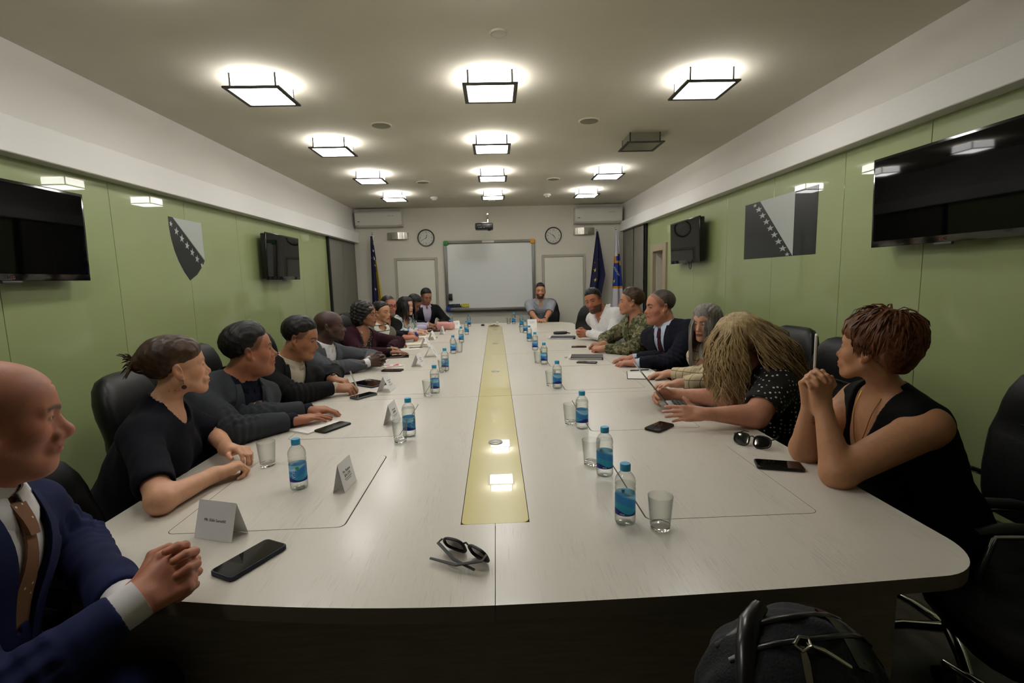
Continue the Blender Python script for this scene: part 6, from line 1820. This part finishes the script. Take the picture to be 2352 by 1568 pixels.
p['handR'] = ((-.95, -.15, .05), (.0, .85, .5), [(35, 45, 25), (38, 48, 26), (42, 50, 28), (46, 52, 28)], .08, (.7, .1, .3)); p['handL'] = ((-.97, .18, .02), (.0, -.9, .45), BLADE, .10, (.85, -.15, .15))
p['nail'] = '#d9a8a0'
person(p)
p = spec(18, label='woman with short red hair in a black sleeveless dress, chin near clasped hands', sex='f', h=.0032, fine=True, s=.97, skin='#b98561', hair=('pixie', 'hair_ginger'), build=1.22, arm=1.32, blush=.45, trousers='black_dress', tattoo=(.2, -1, 0), brow='#5a2c18',
    wear=[(simple_top, 'dress', 'black_dress', .010, 'none', ('v', -.20, .30, .012)), (necklace, 'gold', -.12, .05, True)])
clasp(p, (1.075, 1.585, 1.075), (-.12, .02, 1), (.05, -1, 0), back=.090)
person(p)
# ------------------------------------------------------------------ chairs around the table
def seat(n, label, dx=0., dy=0., turn=0.):
    p = POSE[n]; f = nz(p['face'])
    a = math.degrees(math.atan2(-f[0], f[1])) + turn
    chair(p['base'][0] - f[0] * .04 + dx, p['base'][1] - f[1] * .04 + dy, a, label)
seat(1, 'black chair of the bald man at the near left corner')
seat(2, 'black chair behind the woman with the hair bun', .12, .42)
seat(3, 'black chair behind the man in the dark grey suit', -.05, .30)
seat(4, 'black chair with a high back behind the man who writes', -.12, .16)
seat(5, 'black chair of the man in grey suit with clasped hands', -.05, .0)
seat(6, 'black chair behind the woman in the maroon blazer', -.12, .05)
seat(7, 'black chair behind the woman in the grey green blazer')
seat(8, 'black chair behind the man with glasses and grey beard')
seat(9, 'black chair behind the woman in the floral blouse')
seat(10, 'black chair behind the man looking down')
seat(11, 'black chair of the man at the far left corner')
seat(12, 'black chair behind the man in the grey short sleeved shirt', .12, .05)
seat(13, 'black chair behind the man in the white shirt', .15)
seat(14, 'black chair behind the man in camouflage', .18)
seat(15, 'black chair behind the man in the navy suit', .14, .05)
seat(16, 'black chair behind the woman with long grey hair', .06, .02)
seat(17, 'black chair behind the woman in the polka dot dress', .05, .16, 8)
seat(18, 'black chair behind the woman with short red hair', .10, .0, -6)
_ec = chair(-1.03, 1.27, -90, 'empty black chair between the bald man and the woman with the bun')
_ec.scale = (1, 1, .90)
chair(1.56, 1.20, 74, 'empty black chair at the right photo edge by the table corner')
chair(1.16, 6.05, 150, 'empty black chair beyond the man in the white shirt')

# ------------------------------------------------------------------ flags
mat('flag_navy', '#15183f', .8); mat('flag_yellow', '#b8a02a', .8); mat('flag_white', '#c9c6cf', .8); mat('flag_blue', '#1c3a8c', .8); mat('flag_orange', '#c98a2e', .8)
mat('flag_star', '#d8d6cc', .8); mat('star_gold', '#cbb23a', .7)
def flag_sheet(fn, nu, nv, name, m, t, colour=None, extra=None):
    v = [fn(i / (nu - 1), j / (nv - 1)) for i in range(nu) for j in range(nv)]
    f = [(i * nv + j, i * nv + j + 1, (i + 1) * nv + j + 1, (i + 1) * nv + j) for i in range(nu - 1) for j in range(nv - 1)]
    n = len(v); v2 = [(a, c_ + .004, e) for a, c_, e in v]
    rim = [i * nv for i in range(nu)] + [(nu - 1) * nv + j for j in range(1, nv)] + [i * nv + nv - 1 for i in range(nu - 2, -1, -1)] + list(range(nv - 2, 0, -1))
    f2 = [tuple(reversed([k + n for k in q])) for q in f] + [(a, c_, n + c_, n + a) for a, c_ in zip(rim, rim[1:] + rim[:1])]
    o = MB().add(v + v2, f + f2).build(name, m, t, 60)
    if colour:
        o.data.materials.append(MATS[colour[0]])
        for p_ in o.data.polygons:
            c_ = p_.center
            if colour[1](c_): p_.material_index = 1
    return o
def flat_star(t, fn, u, w_, r, m, name='star'):
    """star that follows the cloth"""
    c0 = V(fn(u, w_)); P = [(c0.x + a, c0.y - .004, c0.z + b_) for a, b_ in star_poly(0, 0, r)]
    n = len(P); MB().add(P + [(a, c_ + .0015, e) for a, c_, e in P], [tuple(range(n)), tuple(reversed(range(n, 2 * n)))] + [(i, (i + 1) % n, n + (i + 1) % n, n + i) for i in range(n)]).build(name, m, t, 0)
def pole(t, top, x1=0.):
    MB().cyl((x1, .02, .05), (0, .02, top), .011, 12).build('pole', 'steel', t)
    MB().lathe([(.004, -.02), (.018, -.008), (.02, .004), (.012, .018), (.002, .024)], 14, (0, .02, top + .02)).build('finial', 'chrome', t, 60)
    MB().lathe([(.17, 0), (.17, .02), (.06, .045), (.03, .06), (.02, .09)], 28, (x1, .02, 0)).build('foot', 'steel', t, 40)
# left: navy and yellow flag with white stars
t = thing('flag_on_pole', (-2.05, 8.66, 0), 'navy and yellow flag with white stars hanging in the far left corner', 'flag')
pole(t, 2.22)
def f1(u, v_):
    z = 2.20 - 1.45 * v_; wd = .03 + .20 * v_ ** .9
    return (-.03 * (1 - v_) * 0 - .02 + wd * (u - .25) + .006 * math.sin(9 * u), -.03 + .03 * math.sin(u * 11 + v_ * 2) * min(1, v_ * 3), z)
flag_sheet(f1, 26, 30, 'cloth', 'flag_navy', t, ('flag_yellow', lambda c_: (c_.x + .02) > .02 + .055 * (max(2.2 - c_.z, 0) / 1.45) ** .8 + (.10 if 1.80 < c_.z < 2.05 else 0) * (1 if c_.z > 1.85 else (c_.z - 1.8) / .05) and c_.z < 2.12))
for u, w_, r in ((.62, .17, .028), (.60, .26, .045), (.62, .34, .022), (.42, .62, .03), (.36, .78, .04), (.3, .9, .035)): flat_star(t, f1, u, w_, r, 'flag_star')
# right: dark blue flag with a circle of gold stars
t = thing('flag_on_pole', (1.80, 8.66, 0), 'dark blue flag with gold stars hanging near the right corner', 'flag')
pole(t, 2.19)
def f2(u, v_):
    z = 2.19 - 1.2 * v_; wd = .03 + .34 * v_ if v_ < .62 else .24 - .10 * (v_ - .62)
    return (-.01 - .15 * v_ + wd * u, -.03 + .035 * math.sin(u * 10 + v_) * min(1, v_ * 3), z)
flag_sheet(f2, 26, 34, 'cloth', 'flag_navy', t)
for u, w_, r in ((.28, .55, .042), (.34, .69, .040), (.3, .82, .04), (.62, .40, .012), (.2, .44, .012)): flat_star(t, f2, u, w_, r, 'star_gold')
# far right: white flag with a blue shield and orange bands
t = thing('flag_on_pole', (2.13, 8.62, 0), 'white flag with a blue and orange shield in the far right corner', 'flag')
pole(t, 2.215)
def f3(u, v_):
    z = 2.20 - 1.55 * v_; wd = .03 + .20 * v_ ** .8
    return (-.02 - .075 * v_ + wd * u, -.03 + .03 * math.sin(u * 9 + v_) * min(1, v_ * 3), z)
fo = flag_sheet(f3, 26, 40, 'cloth', 'flag_white', t, ('flag_blue', lambda c_: 1.22 < c_.z + .55 * c_.x * -1 * -1 * 0 < 1.78 + .9 * (c_.x - .0)))
fo.data.materials.append(MATS['flag_orange'])
for p_ in fo.data.polygons:
    c_ = p_.center; e = 1.78 + .9 * c_.x
    if (e - .03 < c_.z < e) or (1.22 < c_.z < 1.24) or (e - .14 - 1.2 * c_.x < c_.z < e - .08 - 1.2 * c_.x): p_.material_index = 2
Mt = Matrix.Translation((-.01, -.075, 1.50)) @ Matrix.Rotation(PI / 2, 4, 'X') @ Matrix.Rotation(E_(-58), 4, 'Z')
text('shield_text', 'POLICIJA', .045, 'flag_star', t, Mt, .001)
flat_star(t, f3, .2, .56, .04, 'star_gold', 'emblem_star')

# ------------------------------------------------------------------ bag and grey chair in the near foreground
mat('bag_cloth', '#101218', .8, bump=(250, .3, (1, 1, 1))); mat('bag_gloss', '#08080a', .25); mat('grey_fabric', '#43433f', .9, bump=(300, .3, (1, 1, 1)))
t = thing('stool', (.48, .70, 0), 'dark low stool under the black backpack, below the photo edge', 'stool')
loft([(0, 0, .43, .16, .16, 0), (0, 0, .44, .19, .19, 0), (0, 0, .48, .19, .19, 0), (0, 0, .49, .15, .15, 0)], 24, .8).build('seat', 'black_leather', t, 60)
for k in range(4):
    a = k * PI / 2 + PI / 4
    MB().cyl((.13 * math.cos(a), .13 * math.sin(a), .43), (.17 * math.cos(a), .17 * math.sin(a), 0), .014, 10).build('leg', 'steel', t)
t = thing('backpack', (.48, .70, .492), 'black backpack with metal buckles in front of the table', 'backpack', .1)
F = Fld(); F.ell((0, 0, .18), (.165, .12, .19), None, .04); F.ell((0, -.06, .13), (.13, .11, .13), None, .03); F.ell((-.005, .0, .29), (.13, .095, .105), None, .05)
Vv, Fq = surf(F, .007, lambda P, d: (np.maximum(d - .004 * wob(P, 45, 3) - .0025 * np.sin(P[:, 0] * 120 + P[:, 1] * 90), -P[:, 2] + .003)).astype(f32))
obj('bag_body', np_mesh('bag_body', Vv, Fq), 'bag_cloth', t)
def on_bag(pts, off=.004):
    O = np.array([(x, y, .6) for x, y in pts], f32)
    H_ = sphere_trace(F, O, np.repeat(np.array([[0, 0, -1]], f32), len(O), 0), 60)
    return [(float(q[0]), float(q[1]), float(q[2]) + off) for q in H_]
for k, yy in enumerate((-.01, .028)):
    MB().tube(on_bag([(-.12 + .03 * j, yy - .03 * math.sin(j * .4)) for j in range(9)]), .006, 8, .6).build('seam_piping', 'bag_gloss', t, 60)
MB().tube(on_bag([(-.12, -.05), (-.10, -.02), (-.075, .01), (-.04, .035)], .012), [.012, .016, .016, .012], 8, .6).build('carry_strap', 'bag_gloss', t, 60)
P_ = np.array(on_bag([(.045 + .018 * i, -.07 + .03 * j) for i in range(5) for j in range(4)], .002)).reshape(5, 4, 3)
grid_solid('gloss_panel', P_, .004, 'bag_gloss', t, np.broadcast_to(np.array((0, 0, 1.)), P_.shape))
for x0, y0, x1, y1 in ((-.030, -.048, -.042, -.085), (-.022, -.046, .03, -.072)):
    q = on_bag([(x0, y0), (x0 * .6 + x1 * .4, y0 * .6 + y1 * .4), (x1, y1)], .008)
    MB().tube(q, [.0035, .006, .005], 6, .4).build('zip_pull', 'steel', t, 60)
q = on_bag([(-.04, -.045), (-.028, -.038), (-.016, -.042), (-.018, -.052), (-.034, -.054), (-.04, -.045)], .010)
MB().tube(q, .0032, 6).build('buckle_ring', 'steel', t, 60)
t = thing('padded_chair', (1.02, .42, 0), 'grey padded chair cut off at the lower right photo corner', 'chair', E_(-62))
loft([(0, 0, .47, .2, .02, 0), (0, 0, .49, .23, .035, 0), (0, -.02, .65, .24, .035, 0), (0, -.04, .80, .23, .03, 0), (0, -.05, .86, .19, .02, 0)], 24, .6).build('backrest', 'grey_fabric', t, 60)
loft([(0, .24, .38, .2, .2, 0), (0, .24, .40, .23, .23, 0), (0, .24, .45, .23, .23, 0), (0, .24, .465, .19, .19, 0)], 24, .6).build('seat', 'grey_fabric', t, 60)
for sx in (-.18, .18):
    for sy in (.06, .42): MB().cyl((sx, sy, .39), (sx * 1.1, sy + (.02 if sy > .2 else -.04), 0), .012, 10).build('leg', 'steel', t)
    MB().cyl((sx, .03, .40), (sx, .0, .56), .012, 10).build('back_post', 'steel', t)
# pen in the hand of the man who writes, earphone device in the hands of the man with glasses
pen(-.855, 2.985, .835, 10, 'white_plastic', 'white pen upright in the hand of the man in black', .13, -1.25)
t = thing('badge_holder', (-.90, 5.68, .82), 'small round blue and white device held by the man with glasses', 'device', .4)
MB().lathe([(.002, -.012), (.028, -.010), (.032, 0), (.028, .010), (.002, .012)], 20, M=Matrix.Rotation(1.1, 4, 'Y')).build('shell', 'corner_blue', t, 60)
MB().lathe([(.018, .0115), (.016, .0135), (.002, .0135)], 20, M=Matrix.Rotation(1.1, 4, 'Y')).build('face', 'white_plastic', t, 60)

t = thing('phone', (1.20, 1.775, 1.052), 'slim white edged phone held upright beside the face of the woman with red hair', 'phone', E_(-33), 'phones on the table')
MB().box((0, 0, .072), (.009, .07, .144), .004, 2).build('case', 'white_plastic', t); MB().box((.005, 0, .072), (.0015, .064, .136)).build('glass_front', 'phone_glass', t, 0)
